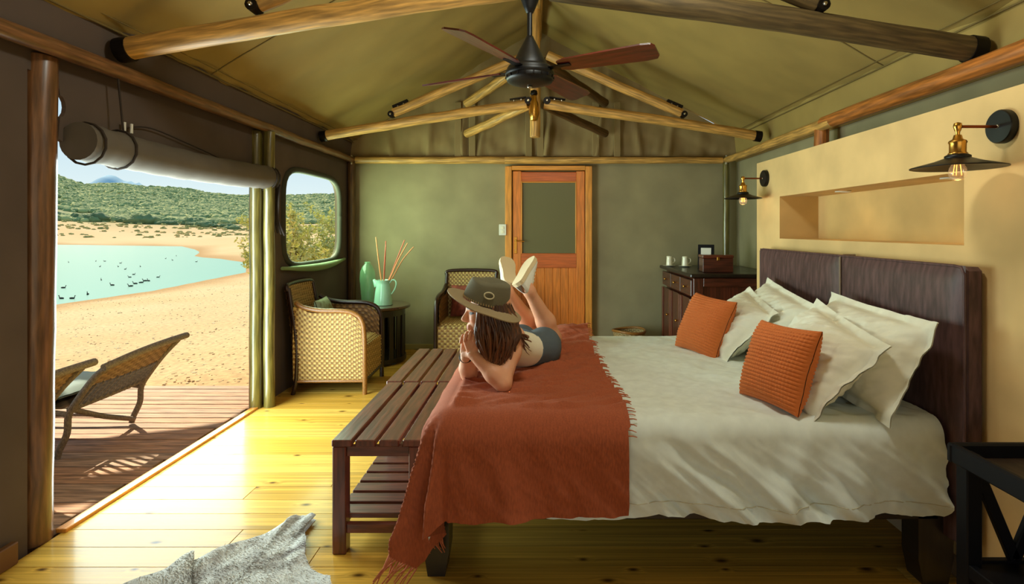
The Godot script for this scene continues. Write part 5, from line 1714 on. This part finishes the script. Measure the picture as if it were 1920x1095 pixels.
func build_hide() -> void:
	# outline of the springbok hide on the floor (x, z), ears and leg flaps included
	var o := PackedVector2Array([Vector2(-1.62, -2.02), Vector2(-1.54, -2.15), Vector2(-1.49, -2.22), Vector2(-1.465, -2.30), Vector2(-1.435, -2.34), Vector2(-1.42, -2.30), Vector2(-1.38, -2.31), Vector2(-1.30, -2.40), Vector2(-1.23, -2.48), Vector2(-1.16, -2.56), Vector2(-1.14, -2.64), Vector2(-1.12, -2.67), Vector2(-1.08, -2.655), Vector2(-1.045, -2.64), Vector2(-1.05, -2.52), Vector2(-1.00, -2.42), Vector2(-0.97, -2.33), Vector2(-0.905, -2.24), Vector2(-0.80, -2.16), Vector2(-0.74, -2.02), Vector2(-0.70, -1.75), Vector2(-0.72, -1.50), Vector2(-0.85, -1.36), Vector2(-1.10, -1.30), Vector2(-1.40, -1.34), Vector2(-1.62, -1.42), Vector2(-1.75, -1.60), Vector2(-1.74, -1.82)])
	var c := Vector2(-1.18, -1.90)
	var g := Geo.new()
	var f := func(u: float, v: float) -> Vector3:
		var s := fposmod(u, 1.0) * o.size()
		var i := int(s) % o.size()
		var p := o[i].lerp(o[(i + 1) % o.size()], s - int(s))
		var q := c.lerp(p, v)
		var y := 0.012 + 0.006 * nz.get_noise_2d(q.x * 6.0, q.y * 6.0) + 0.012 * nz.get_noise_2d(q.x * 2.2, q.y * 2.2)
		y += 0.02 * smoothstep(0.75, 1.0, v) * (0.5 + 0.5 * sin(u * 60.0))
		return Vector3(q.x, maxf(y, 0.006) + 0.002, q.y)
	var base := lin(0.93, 0.92, 0.88)
	var dark := lin(0.34, 0.28, 0.25)
	var start := g.surf(224, 22, f, false, 3.0, 1.0)
	for k in range(start, g.v.size()):
		var p := g.v[k]
		var t := nz.get_noise_2d(p.x * 5.0, p.z * 5.0) + 0.5 * nz.get_noise_2d(p.x * 22.0, p.z * 9.0)
		var cc := base.lerp(lin(0.66, 0.63, 0.59), clampf(0.35 + t * 0.9, 0, 1))
		var st := Vector2(p.x + 1.02, p.z + 2.36).rotated(0.55)
		cc = cc.lerp(lin(0.30, 0.17, 0.12), clampf(1.2 - Vector2(st.x / 0.13, st.y / 0.028).length() + 0.4 * t, 0, 1))
		cc = cc.lerp(dark, 0.7 * clampf(nz.get_noise_2d(p.x * 9.0 + 30.0, p.z * 9.0) * 3.0 - 1.2, 0, 1))
		g.c[k] = cc
	g.surf(224, 6, func(u: float, v: float) -> Vector3: return f.call(u, v) * Vector3(1, 0, 1) + Vector3(0, 0.002, 0), true)
	var h := put("animal_hide", g, mat("hide", Color.WHITE, 0.9, {"vc": true, "tex": ntex("fur", 0.09, 3, 0.78, 1.0, 61), "scale": Vector3(3.0, 3.0, 3.0), "tri": "world", "bump": tex.fur, "depth": 0.5, "rim": 0.3}))
	tag(h, "grey and brown animal hide rug on the yellow floor", "rug")
	var fur := Geo.new()
	var r3 := RandomNumberGenerator.new()
	r3.seed = 5
	for k in 9000:
		var u := r3.randf()
		var v := sqrt(r3.randf())
		var p: Vector3 = f.call(u, v)
		if p.z > -1.9: continue
		var d := Vector3(0.6 + r3.randf_range(-0.4, 0.4), 0.35, 0.5 + r3.randf_range(-0.4, 0.4)).normalized() * r3.randf_range(0.012, 0.022)
		var s := Vector3(d.z, 0, -d.x).normalized() * 0.0012
		var t := nz.get_noise_2d(p.x * 5.0, p.z * 5.0) + r3.randf_range(-0.4, 0.4)
		fur.col = base.lerp(lin(0.58, 0.54, 0.49), clampf(0.3 + t, 0, 1))
		fur.face([p - s, p + s, p + d], [Vector2.ZERO, Vector2.ZERO, Vector2.ZERO])
	var fo := put("fur", fur, mat("fur_hair", Color.WHITE, 0.9, {"vc": true}), h)
	fo.set_meta("kind", "stuff")

# ================================================================ the woman on the bed
# bones: [a, b, ra, rb] tapered capsules, [centre, radii, basis] ellipsoids; joined with a smooth minimum and meshed as surface nets
func net(g: Geo, bones: Array, cell: float, k: float, clip, paint) -> void:
	var lo := Vector3(1e9, 1e9, 1e9)
	var hi := -lo
	var boxes := []
	for b in bones:
		var bl: Vector3
		var bh: Vector3
		if b.size() == 4:
			var e := maxf(b[2], b[3]) * Vector3.ONE
			bl = (b[0] as Vector3).min(b[1]) - e
			bh = (b[0] as Vector3).max(b[1]) + e
		else:
			var r: Vector3 = b[1]
			var e := Vector3.ONE * maxf(r.x, maxf(r.y, r.z))
			bl = b[0] - e
			bh = b[0] + e
		var pad := Vector3.ONE * (k + cell * 2.5)
		boxes.append([bl - pad, bh + pad])
		lo = lo.min(bl - pad)
		hi = hi.max(bh + pad)
	var n := Vector3i(((hi - lo) / cell).ceil()) + Vector3i.ONE
	var f := PackedFloat32Array()
	f.resize(n.x * n.y * n.z)
	f.fill(1.0)
	var sx := n.y * n.z
	for bi in bones.size():
		var b: Array = bones[bi]
		var i0 := Vector3i(((boxes[bi][0] - lo) / cell).floor())
		var i1 := Vector3i(((boxes[bi][1] - lo) / cell).ceil()).min(n - Vector3i.ONE)
		i0 = i0.max(Vector3i.ZERO)
		var cap := b.size() == 4
		var pa: Vector3 = b[0]
		var ab := Vector3.ZERO
		var l2 := 1.0
		var ra := 0.0
		var rd := 0.0
		var rr := Vector3.ONE
		var inv := Basis()
		if cap:
			ab = b[1] - pa
			l2 = maxf(ab.length_squared(), 1e-9)
			ra = b[2]
			rd = b[3] - b[2]
		else:
			rr = b[1]
			inv = (b[2] as Basis).transposed()
		for i in range(i0.x, i1.x + 1):
			for j in range(i0.y, i1.y + 1):
				var o := i * sx + j * n.z
				for m in range(i0.z, i1.z + 1):
					var p := lo + Vector3(i, j, m) * cell - pa
					var d: float
					if cap:
						var t := clampf(p.dot(ab) / l2, 0.0, 1.0)
						d = (p - ab * t).length() - (ra + rd * t)
					else:
						var q := inv * p
						var k0 := (q / rr).length()
						d = k0 * (k0 - 1.0) / maxf((q / (rr * rr)).length(), 1e-6)
					var c := f[o + m]
					var h := maxf(k - absf(c - d), 0.0) / k
					f[o + m] = minf(c, d) - h * h * k * 0.25
	if clip != null:
		for i in n.x:
			for j in n.y:
				var o := i * sx + j * n.z
				for m in n.z:
					if f[o + m] < 0.06:
						f[o + m] = maxf(f[o + m], clip.call(lo + Vector3(i, j, m) * cell))
	var at := PackedInt32Array()
	at.resize(f.size())
	at.fill(-1)
	var offs := [0, sx, n.z, sx + n.z, 1, sx + 1, n.z + 1, sx + n.z + 1]
	var dx := [0, 1, 0, 1, 0, 1, 0, 1]
	var dy := [0, 0, 1, 1, 0, 0, 1, 1]
	var dz := [0, 0, 0, 0, 1, 1, 1, 1]
	var ed := [[0, 1], [2, 3], [4, 5], [6, 7], [0, 2], [1, 3], [4, 6], [5, 7], [0, 4], [1, 5], [2, 6], [3, 7]]
	for i in n.x - 1:
		for j in n.y - 1:
			for m in n.z - 1:
				var o := i * sx + j * n.z + m
				var c0 := f[o]
				if absf(c0) > cell * 4.0:
					continue
				var neg := 0
				for q in 8:
					if f[o + offs[q]] < 0.0:
						neg += 1
				if neg == 0 or neg == 8:
					continue
				var s := Vector3.ZERO
				var cnt := 0
				for e in ed:
					var va := f[o + offs[e[0]]]
					var vb := f[o + offs[e[1]]]
					if (va < 0.0) != (vb < 0.0):
						var t := va / (va - vb)
						s += Vector3(lerpf(dx[e[0]], dx[e[1]], t), lerpf(dy[e[0]], dy[e[1]], t), lerpf(dz[e[0]], dz[e[1]], t))
						cnt += 1
				var p := lo + (Vector3(i, j, m) + s / cnt) * cell
				if paint != null:
					g.col = paint.call(p)
				at[o] = g.vert(p, Vector2(p.x, p.y))
	for i in range(1, n.x - 1):
		for j in range(1, n.y - 1):
			for m in range(1, n.z - 1):
				var o := i * sx + j * n.z + m
				if absf(f[o]) > cell * 2.0:
					continue
				var a := f[o] < 0.0
				if a != (f[o + sx] < 0.0):
					netquad(g, at[o - n.z - 1], at[o - 1], at[o], at[o - n.z], a)
				if a != (f[o + n.z] < 0.0):
					netquad(g, at[o - sx - 1], at[o - sx], at[o], at[o - 1], a)
				if a != (f[o + 1] < 0.0):
					netquad(g, at[o - sx - n.z], at[o - n.z], at[o], at[o - sx], a)
	g.col = Color.WHITE


func netquad(g: Geo, a: int, b: int, c: int, d: int, out: bool) -> void:
	if a < 0 or b < 0 or c < 0 or d < 0:
		return
	if out:
		g.quad(a, b, c, d)
	else:
		g.quad(a, d, c, b)


func build_person() -> void:
	var o := thing("person", "woman in white top, shorts and felt hat lying prone on the rust throw, feet raised", "person", Vector3.ZERO)
	var no_clip = null
	var skin := lin(0.86, 0.62, 0.48)
	var flat := func(_p: Vector3) -> Color: return skin
	var ls := Vector3(-0.105, 0.875, -2.585)
	var rs := Vector3(-0.295, 0.868, -2.76)
	var le := Vector3(-0.150, 0.703, -2.425)
	var re := Vector3(-0.318, 0.703, -2.590)
	var lw := Vector3(-0.284, 0.828, -2.440)
	var rw := Vector3(-0.318, 0.820, -2.470)
	var rv := Vector3(-0.735, -0.02, -0.677)
	var hv := Vector3(-0.83, 0.0, -0.55)
	var c1 := Vector3(-0.200, 0.83, -2.69)
	var w := Vector3(-0.108, 0.765, -2.85)
	var h := Vector3(-0.040, 0.738, -2.985)
	var lk := Vector3(0.088, 0.722, -3.335)
	var rk := Vector3(-0.020, 0.722, -3.43)
	var la := Vector3(-0.048, 1.025, -3.15)
	var ra := Vector3(-0.180, 1.020, -3.235)
	var torso := [[c1 - rv * 0.065, w - rv * 0.045, 0.083, 0.072], [c1 + rv * 0.065, w + rv * 0.045, 0.083, 0.072], [c1, w, 0.09, 0.075],
		[w - rv * 0.045, h - hv * 0.07, 0.070, 0.080], [w + rv * 0.045, h + hv * 0.07, 0.070, 0.080],
		[ls * 0.93 + rs * 0.07, rs * 0.93 + ls * 0.07, 0.044, 0.044], [c1 + Vector3(-0.03, -0.045, 0.05) - rv * 0.062, c1 + Vector3(-0.02, -0.04, 0.03) - rv * 0.06, 0.055, 0.06],
		[c1 + Vector3(-0.03, -0.045, 0.05) + rv * 0.062, c1 + Vector3(-0.02, -0.04, 0.03) + rv * 0.06, 0.055, 0.06]]
	var hips := [[w - rv * 0.045, h - hv * 0.07, 0.070, 0.080], [w + rv * 0.045, h + hv * 0.07, 0.070, 0.080],
		[h + Vector3(0.01, 0.02, -0.05) - hv * 0.075, h + Vector3(0.01, 0.015, -0.03) - hv * 0.07, 0.078, 0.075], [h + Vector3(0.01, 0.02, -0.05) + hv * 0.075, h + Vector3(0.01, 0.015, -0.03) + hv * 0.07, 0.078, 0.075]]
	var thighs := [[h - hv * 0.075 + Vector3(0, -0.01, -0.03), lk, 0.083, 0.052], [h + hv * 0.075 + Vector3(0, -0.01, -0.03), rk, 0.083, 0.052]]
	var lm := lk.lerp(la, 0.33) + Vector3(0.004, 0.012, 0.022)
	var rm := rk.lerp(ra, 0.33) + Vector3(0.004, 0.012, 0.022)
	var body := torso + hips + thighs + [[lk, lm, 0.050, 0.054], [lm, la, 0.053, 0.031], [rk, rm, 0.050, 0.054], [rm, ra, 0.053, 0.031],
		[la, la + Vector3(-0.02, 0.05, -0.01), 0.032, 0.03], [ra, ra + Vector3(0.0, 0.05, -0.01), 0.032, 0.03],
		[ls, ls.lerp(le, 0.35), 0.047, 0.043], [ls.lerp(le, 0.35), le, 0.043, 0.033], [le, le.lerp(lw, 0.3), 0.034, 0.036], [le.lerp(lw, 0.3), lw, 0.036, 0.023],
		[rs, rs.lerp(re, 0.35), 0.047, 0.043], [rs.lerp(re, 0.35), re, 0.043, 0.033], [re, re.lerp(rw, 0.3), 0.034, 0.036], [re.lerp(rw, 0.3), rw, 0.036, 0.023],
		[Vector3(-0.205, 0.945, -2.535), Vector3(-0.20, 0.885, -2.665), 0.046, 0.056]]
	var g := Geo.new()
	net(g, body, 0.010, 0.028, no_clip, flat)

	# head: local z forward (towards the lake), y up
	var fwd := Vector3(-0.975, -0.03, 0.22).normalized()
	var hx := Vector3.UP.cross(fwd).normalized()
	var hb := Basis(hx, fwd.cross(hx), fwd)
	var ho := Vector3(-0.225, 1.003, -2.50)
	var hd := []
	var el := func(c: Vector3, r: Vector3) -> void: hd.append([ho + hb * c, r, hb])
	var cp := func(a: Vector3, b: Vector3, r0: float, r1: float) -> void: hd.append([ho + hb * a, ho + hb * b, r0, r1])
	el.call(Vector3(0, 0.032, -0.018), Vector3(0.071, 0.084, 0.090))
	el.call(Vector3(0, -0.022, 0.034), Vector3(0.055, 0.080, 0.052))
	for s in [-1.0, 1.0]:
		cp.call(Vector3(s * 0.050, -0.045, 0.0), Vector3(s * 0.014, -0.094, 0.062), 0.020, 0.017)
		el.call(Vector3(s * 0.036, -0.022, 0.060), Vector3(0.022, 0.020, 0.022))
		cp.call(Vector3(s * 0.036, 0.021, 0.074), Vector3(s * 0.010, 0.019, 0.085), 0.009, 0.009)
		cp.call(Vector3(s * 0.010, -0.033, 0.094), Vector3(s * 0.008, -0.032, 0.098), 0.0075, 0.007)
		el.call(Vector3(s * 0.070, -0.012, -0.01), Vector3(0.008, 0.028, 0.018))
	cp.call(Vector3(0, -0.097, 0.066), Vector3(0, -0.092, 0.074), 0.017, 0.014)
	cp.call(Vector3(0, 0.010, 0.086), Vector3(0, -0.026, 0.107), 0.0065, 0.0095)
	cp.call(Vector3(-0.016, -0.0585, 0.084), Vector3(0.016, -0.0585, 0.084), 0.007, 0.007)
	cp.call(Vector3(-0.013, -0.070, 0.083), Vector3(0.013, -0.070, 0.083), 0.0075, 0.0075)
	cp.call(Vector3(0, -0.05, -0.025), Vector3(0, -0.10, -0.045), 0.046, 0.046)
	var hinv := hb.transposed()
	var face := func(p: Vector3) -> Color:
		var q := hinv * (p - ho)
		var c := skin
		if q.z > 0.055:
			var ax := absf(q.x)
			var lip := 1.0 - smoothstep(0.6, 1.0, Vector2(q.x / 0.026, (q.y + 0.064) / 0.012).length())
			c = c.lerp(lin(0.66, 0.32, 0.28), lip * smoothstep(0.076, 0.082, q.z))
			var eye := 1.0 - smoothstep(0.7, 1.0, Vector2((ax - 0.031) / 0.017, (q.y - 0.001) / 0.0075).length())
			c = c.lerp(lin(0.16, 0.10, 0.08), eye)
			var brow := 1.0 - smoothstep(0.6, 1.0, Vector2((ax - 0.032) / 0.022, (q.y - 0.024 + ax * 0.06) / 0.006).length())
			c = c.lerp(lin(0.28, 0.17, 0.11), brow)
			c = c.lerp(lin(0.86, 0.50, 0.40), 0.35 * (1.0 - smoothstep(0.3, 1.0, Vector2((ax - 0.038) / 0.022, (q.y + 0.03) / 0.02).length())))
		return c
	net(g, hd, 0.0034, 0.012, no_clip, face)

	# hands: the left nearer the lens, the right fingers laced over its back
	var hn := []
	for i in 4:
		var kx := -0.262 - 0.0185 * i
		var ky: float = [0.904, 0.909, 0.903, 0.892][i]
		var lkn := Vector3(kx, ky, -2.436)
		var rkn := Vector3(kx - 0.010, ky - 0.002, -2.476)
		var lf: float = [0.95, 1.0, 0.97, 0.82][i]
		hn.append([lw + Vector3(0.012 - 0.008 * i, 0.008, 0), lkn, 0.0125, 0.0095])
		hn.append([rw + Vector3(0.012 - 0.008 * i, 0.008, 0), rkn, 0.0125, 0.0095])
		var a1 := rkn + Vector3(0.001, 0.016, 0.030) * lf
		var a2 := a1 + Vector3(-0.003, -0.006, 0.027) * lf
		var a3 := a2 + Vector3(-0.004, -0.021, 0.009) * lf
		hn.append_array([[rkn, a1, 0.0092, 0.0084], [a1, a2, 0.0084, 0.0078], [a2, a3, 0.0078, 0.0064]])
		var b1 := lkn + Vector3(0.0, 0.015, -0.030) * lf
		var b2 := b1 + Vector3(-0.003, -0.006, -0.027) * lf
		var b3 := b2 + Vector3(-0.004, -0.021, -0.009) * lf
		hn.append_array([[lkn, b1, 0.0092, 0.0084], [b1, b2, 0.0084, 0.0078], [b2, b3, 0.0078, 0.0064]])
	hn.append_array([[lw + Vector3(0.008, 0.02, 0.004), Vector3(-0.254, 0.884, -2.432), 0.013, 0.0105], [Vector3(-0.254, 0.884, -2.432), Vector3(-0.250, 0.908, -2.445), 0.0098, 0.009], [Vector3(-0.250, 0.908, -2.445), Vector3(-0.264, 0.922, -2.458), 0.009, 0.007],
		[rw + Vector3(0.012, 0.02, -0.002), Vector3(-0.262, 0.882, -2.480), 0.013, 0.0105], [Vector3(-0.262, 0.882, -2.480), Vector3(-0.256, 0.908, -2.474), 0.0098, 0.009], [Vector3(-0.256, 0.908, -2.474), Vector3(-0.272, 0.924, -2.464), 0.009, 0.007],
		[lw - Vector3(-0.01, 0.014, 0), lw + Vector3(0, 0.012, 0), 0.022, 0.018], [rw - Vector3(0, 0.016, 0), rw + Vector3(0, 0.012, 0), 0.022, 0.018]])
	net(g, hn, 0.0028, 0.0035, no_clip, flat)
	put("body", g, mat("skin", Color.WHITE, 0.55, {"vc": true, "sss": 0.12}), o)

	# clothes follow the body a few millimetres out
	var ax := (c1 - h).normalized()
	var fat := func(bs: Array, e: float) -> Array: return bs.map(func(b): return [b[0], b[1], b[2] + e, b[3] + e])
	var top := Geo.new()
	var nk := Vector3(-0.215, 0.90, -2.60)
	net(top, fat.call(torso, 0.008), 0.009, 0.03, func(p: Vector3) -> float:
		var s := (p - h).dot(ax)
		var a := maxf(0.075 - s, s - 0.44)
		a = maxf(a, 0.075 - (p - nk).length())
		a = maxf(a, 0.066 - (p - ls - Vector3(0.035, 0.0, 0.03)).length())
		a = maxf(a, 0.066 - (p - rs - Vector3(-0.03, 0.0, -0.03)).length())
		return a + 0.003 * sin(p.x * 90.0 + p.y * 60.0) * 0.4, no_clip)
	put("tank_top", top, mat("white_cotton", Color(0.90, 0.87, 0.78), 0.9, {"rim": 0.2}), o)
	var sh := Geo.new()
	net(sh, fat.call(hips + thighs, 0.012), 0.009, 0.03, func(p: Vector3) -> float:
		var s := (p - h).dot(ax)
		return maxf(s - 0.115, -3.155 - p.z + 0.004 * sin(p.x * 70.0)), no_clip)
	put("shorts", sh, mat("denim", Color(0.33, 0.37, 0.40), 0.9, {"tex": tex.cloth, "scale": Vector3(4, 4, 4), "tri": "world"}), o)
	var belt := Geo.new()
	var bp := []
	for i in 25:
		var a := TAU * i / 24.0
		var up := ax.cross(hv).normalized()
		bp.append(h + ax * 0.112 + hv * cos(a) * 0.128 + up * sin(a) * 0.084)
	belt.tube(bp, 0.007, 6, false)
	put("waistband", belt, mats.denim, o)

	# shoes: canvas upper on a pale rubber sole; along: heel to toe, n: out of the sole
	shoe(o, Vector3(-0.118, 1.070, -3.095), Vector3(-0.040, 1.200, -3.265), Vector3(-0.74, 0.52, 0.50), "right-crossed shoe")
	shoe(o, Vector3(-0.155, 1.066, -3.205), Vector3(-0.185, 1.195, -3.375), Vector3(0.42, 0.62, 0.66), "left-crossed shoe")

	# bracelet
	var br := Geo.new()
	var bc := rw.lerp(re, 0.14)
	var bd := (rw - re).normalized()
	var b1v := bd.cross(Vector3.UP).normalized()
	var b2v := bd.cross(b1v)
	var rp := []
	for i in 21:
		var a := TAU * i / 20.0
		rp.append(bc + (b1v * cos(a) + b2v * sin(a)) * 0.0275)
	br.tube(rp, 0.004, 6, false)
	put("bracelet", br, mats.black_lacquer, o)

	# hair: long loose locks from under the hat over the near shoulder and down the back
	var hr := Geo.new()
	var r := RandomNumberGenerator.new()
	r.seed = 99
	for i in 230:
		var t := r.randf()
		var sd := 1.0 if i % 5 else -1.0      # most on the lens side, some behind the head
		# root round the skull, from the temple backwards
		var an := lerpf(-0.62, 1.75, t)        # 0: straight to the lens side, positive: backwards
		var rootl := Vector3(sd * cos(an) * 0.072, 0.03 + r.randf_range(-0.02, 0.03), -sin(an) * 0.088 - 0.008)
		# local x points away from the lens when sd is -1
		if (hb * Vector3(1, 0, 0)).z < 0.0:
			rootl.x = -rootl.x
		var p0 := ho + hb * rootl
		var outw := (hb * Vector3(rootl.x, 0, rootl.z)).normalized()
		var p1 := p0 + Vector3(0, -0.055, 0) + outw * 0.016
		var p2 := p1 + Vector3(0.004 + 0.02 * t, -0.075, 0.0) + outw * r.randf_range(0.002, 0.014)
		var endx := lerpf(-0.215, -0.120, clampf(t * 0.95 + r.randf_range(-0.15, 0.15), 0.0, 1.0))
		var ln := r.randf_range(0.70, 0.79) if t < 0.75 else r.randf_range(0.76, 0.86)
		var p3 := Vector3(lerpf(p2.x, endx, 0.6), lerpf(p2.y, ln, 0.6), lerpf(p2.z, -2.49, 0.35) + r.randf_range(-0.012, 0.012))
		var p4 := Vector3(endx, ln, lerpf(p2.z, -2.48, 0.5) + r.randf_range(-0.02, 0.02))
		if sd < 0.0:
			p4 = Vector3(p2.x + 0.05, r.randf_range(0.80, 0.88), p2.z - 0.03)
			p3 = p2.lerp(p4, 0.5) + Vector3(0, 0, -0.01)
		var wv := r.randf_range(0.006, 0.013)
		var ps := smooth_path([p0 + outw * -0.006, p1, p2, p3, p4], 4)
		var rd := []
		for q in ps.size():
			var u := float(q) / (ps.size() - 1)
			ps[q] += Vector3(sin(u * 11.0 + i) * wv, 0, cos(u * 9.0 + i * 2.0) * wv) * u
			rd.append(lerpf(0.0095, 0.0022, u * u) * (0.75 + 0.25 * sin(i * 3.3)))
		var tone := r.randf()
		hr.col = lin(lerpf(0.19, 0.46, tone * tone), lerpf(0.10, 0.28, tone * tone), lerpf(0.07, 0.17, tone * tone))
		var first := hr.v.size()
		hr.tube(ps, rd, 5)
		for q in ps.size() * 6:
			var u := (q / 6) / float(ps.size() - 1)
			hr.c[first + q] = hr.c[first + q].lerp(lin(0.55, 0.36, 0.22), 0.55 * u * u)
	hr.col = lin(0.16, 0.09, 0.06)
	put("hair", hr, mat("hair", Color.WHITE, 0.42, {"vc": true}), o)
	build_hat(o, ho, hb)


func shoe(o: Node3D, heel: Vector3, toe: Vector3, n0: Vector3, label: String) -> void:
	var z := (toe - heel).normalized()
	var y := -(n0 - z * n0.dot(z)).normalized()        # from the sole into the shoe
	var x := y.cross(z)
	var xf := Transform3D(Basis(x, y, z), heel)
	var l := heel.distance_to(toe) + 0.01
	var prof := [[0.0, 0.022, 0.060], [0.04, 0.034, 0.075], [0.12, 0.037, 0.078], [0.30, 0.036, 0.080], [0.42, 0.036, 0.070], [0.58, 0.041, 0.052], [0.75, 0.045, 0.042], [0.88, 0.041, 0.034], [0.96, 0.030, 0.026], [1.0, 0.012, 0.018]]
	var at := func(t: float) -> Array:
		for i in prof.size() - 1:
			if t <= prof[i + 1][0]:
				var q := smoothstep(prof[i][0], prof[i + 1][0], t)
				return [lerpf(prof[i][1], prof[i + 1][1], q), lerpf(prof[i][2], prof[i + 1][2], q)]
		return [0.012, 0.018]
	var g := Geo.new()
	g.surf(28, 20, func(u: float, v: float) -> Vector3:
		var s: Array = at.call(u)
		var a := PI * v
		return xf * Vector3(cos(a) * s[0] * (1.0 - 0.12 * sin(a)), pow(sin(a), 0.75) * s[1] + 0.016, u * l), false)
	var up := put("shoe", g, mat("canvas_white", Color(0.90, 0.90, 0.86), 0.85), o)
	var sl := Geo.new()
	var pl := PackedVector2Array()
	for k in 29:
		var u := k / 28.0
		pl.append(Vector2(at.call(u)[0] + 0.004, u * l))
	for k in 29:
		var u := 1.0 - k / 28.0
		pl.append(Vector2(-at.call(u)[0] - 0.004, u * l))
	pl.insert(0, Vector2(0, -0.006))
	sl.prism(pl, -0.004, 0.020, Transform3D(Basis(x, z, y), heel))
	put("sole", sl, mat("sole_rubber", Color(0.86, 0.78, 0.62), 0.7), up)
	var lc := Geo.new()
	for k in 4:
		var u := 0.42 + 0.09 * k
		var s: Array = at.call(u)
		lc.tube([xf * Vector3(-s[0] * 0.55, s[1] * 0.86 + 0.018, u * l), xf * Vector3(0, s[1] + 0.021, u * l + 0.004), xf * Vector3(s[0] * 0.55, s[1] * 0.86 + 0.018, u * l)], 0.0025, 5)
	put("laces", lc, mats.white_plastic, up)


func build_hat(o: Node3D, ho: Vector3, hb: Basis) -> void:
	# hat frame: y out of the crown, leaning back; z to the front
	var up := Vector3(0.30, 0.945, 0.10).normalized()
	var fz := hb.z
	fz = (fz - up * fz.dot(up)).normalized()
	var xf := Transform3D(Basis(up.cross(fz), up, fz), Vector3(-0.232, 1.048, -2.50))
	var felt := mat("felt", Color(0.42, 0.40, 0.31), 0.95, {"tex": tex.cloth, "scale": Vector3(5, 5, 5), "tri": "world", "rim": 0.4})
	var g := Geo.new()
	g.surf(48, 22, func(u: float, v: float) -> Vector3:
		var a := TAU * u
		var r := 1.0
		var y := 0.0
		if v < 0.62:
			var t := v / 0.62
			r = 1.0 - 0.13 * t * t
			y = 0.088 * t
		else:
			var t := (v - 0.62) / 0.38
			r = 0.87 * cos(t * PI * 0.5) if t < 0.999 else 0.0
			y = 0.088 + 0.018 * sin(minf(t * 1.8, 1.0) * PI * 0.5) - 0.018 * smoothstep(0.45, 1.0, t)
		var p := Vector3(sin(a) * 0.086 * r, y, cos(a) * 0.104 * r)
		y -= 0.016 * exp(-pow((p.z - 0.05) * 22.0, 2.0)) * smoothstep(0.07, 0.11, y)
		return xf * Vector3(p.x, y, p.z))
	var hat := put("hat", g, felt, o)
	var b := Geo.new()
	b.slab(64, 10, func(u: float, v: float) -> Vector3:
		var a := TAU * u
		var w := v * 0.074
		var x := sin(a) * (0.085 + w)
		var z := cos(a) * (0.103 + w)
		var y := -0.004 - 0.008 * absf(sin(a)) * v - 0.024 * smoothstep(0.2, -1.0, cos(a)) * v * v + 0.012 * smoothstep(0.3, 1.0, cos(a)) * v
		return xf * Vector3(x, y, z), up * -0.004, 1.0, 1.0, true)
	put("brim", b, mat("felt_brim", Color(0.60, 0.52, 0.38), 0.95, {"tex": tex.cloth, "scale": Vector3(5, 5, 5), "tri": "world", "rim": 0.5}), hat)
	var st := Geo.new()
	for i in 56:
		var a := TAU * i / 56.0
		st.box(xf * Vector3(sin(a) * 0.0875, 0.006, cos(a) * 0.1055), Vector3(0.003, 0.010, 0.003), 0.001)
	put("stitching", st, mat("straw_thread", Color(0.72, 0.60, 0.40), 0.9), hat)
	# oval badge on the lens side of the crown
	var side := 1.0 if xf.basis.x.z > 0.0 else -1.0
	var bn := Geo.new()
	var c := Vector3(side * 0.083, 0.050, 0.012)
	var oval := func(rx: float, ry: float, d: float) -> Array:
		var ps := []
		for i in 25:
			var a := TAU * i / 24.0
			ps.append(xf * (c + Vector3(side * d - side * 0.06 * ry * sin(a), ry * sin(a), rx * cos(a))))
		return ps
	bn.tube(oval.call(0.021, 0.014, 0.003), 0.0034, 6, false)
	put("badge_ring", bn, mat("badge_pale", Color(0.80, 0.76, 0.62), 0.7), hat)
	var cd := Geo.new()
	cd.tube(smooth_path([xf * Vector3(side * 0.092, -0.012, 0.02), xf * Vector3(side * 0.10, -0.055, 0.005), xf * Vector3(side * 0.096, -0.11, -0.02)], 5), 0.0016, 5)
	put("chin_cord", cd, mat("straw_thread", Color(0.72, 0.60, 0.40), 0.9), hat)
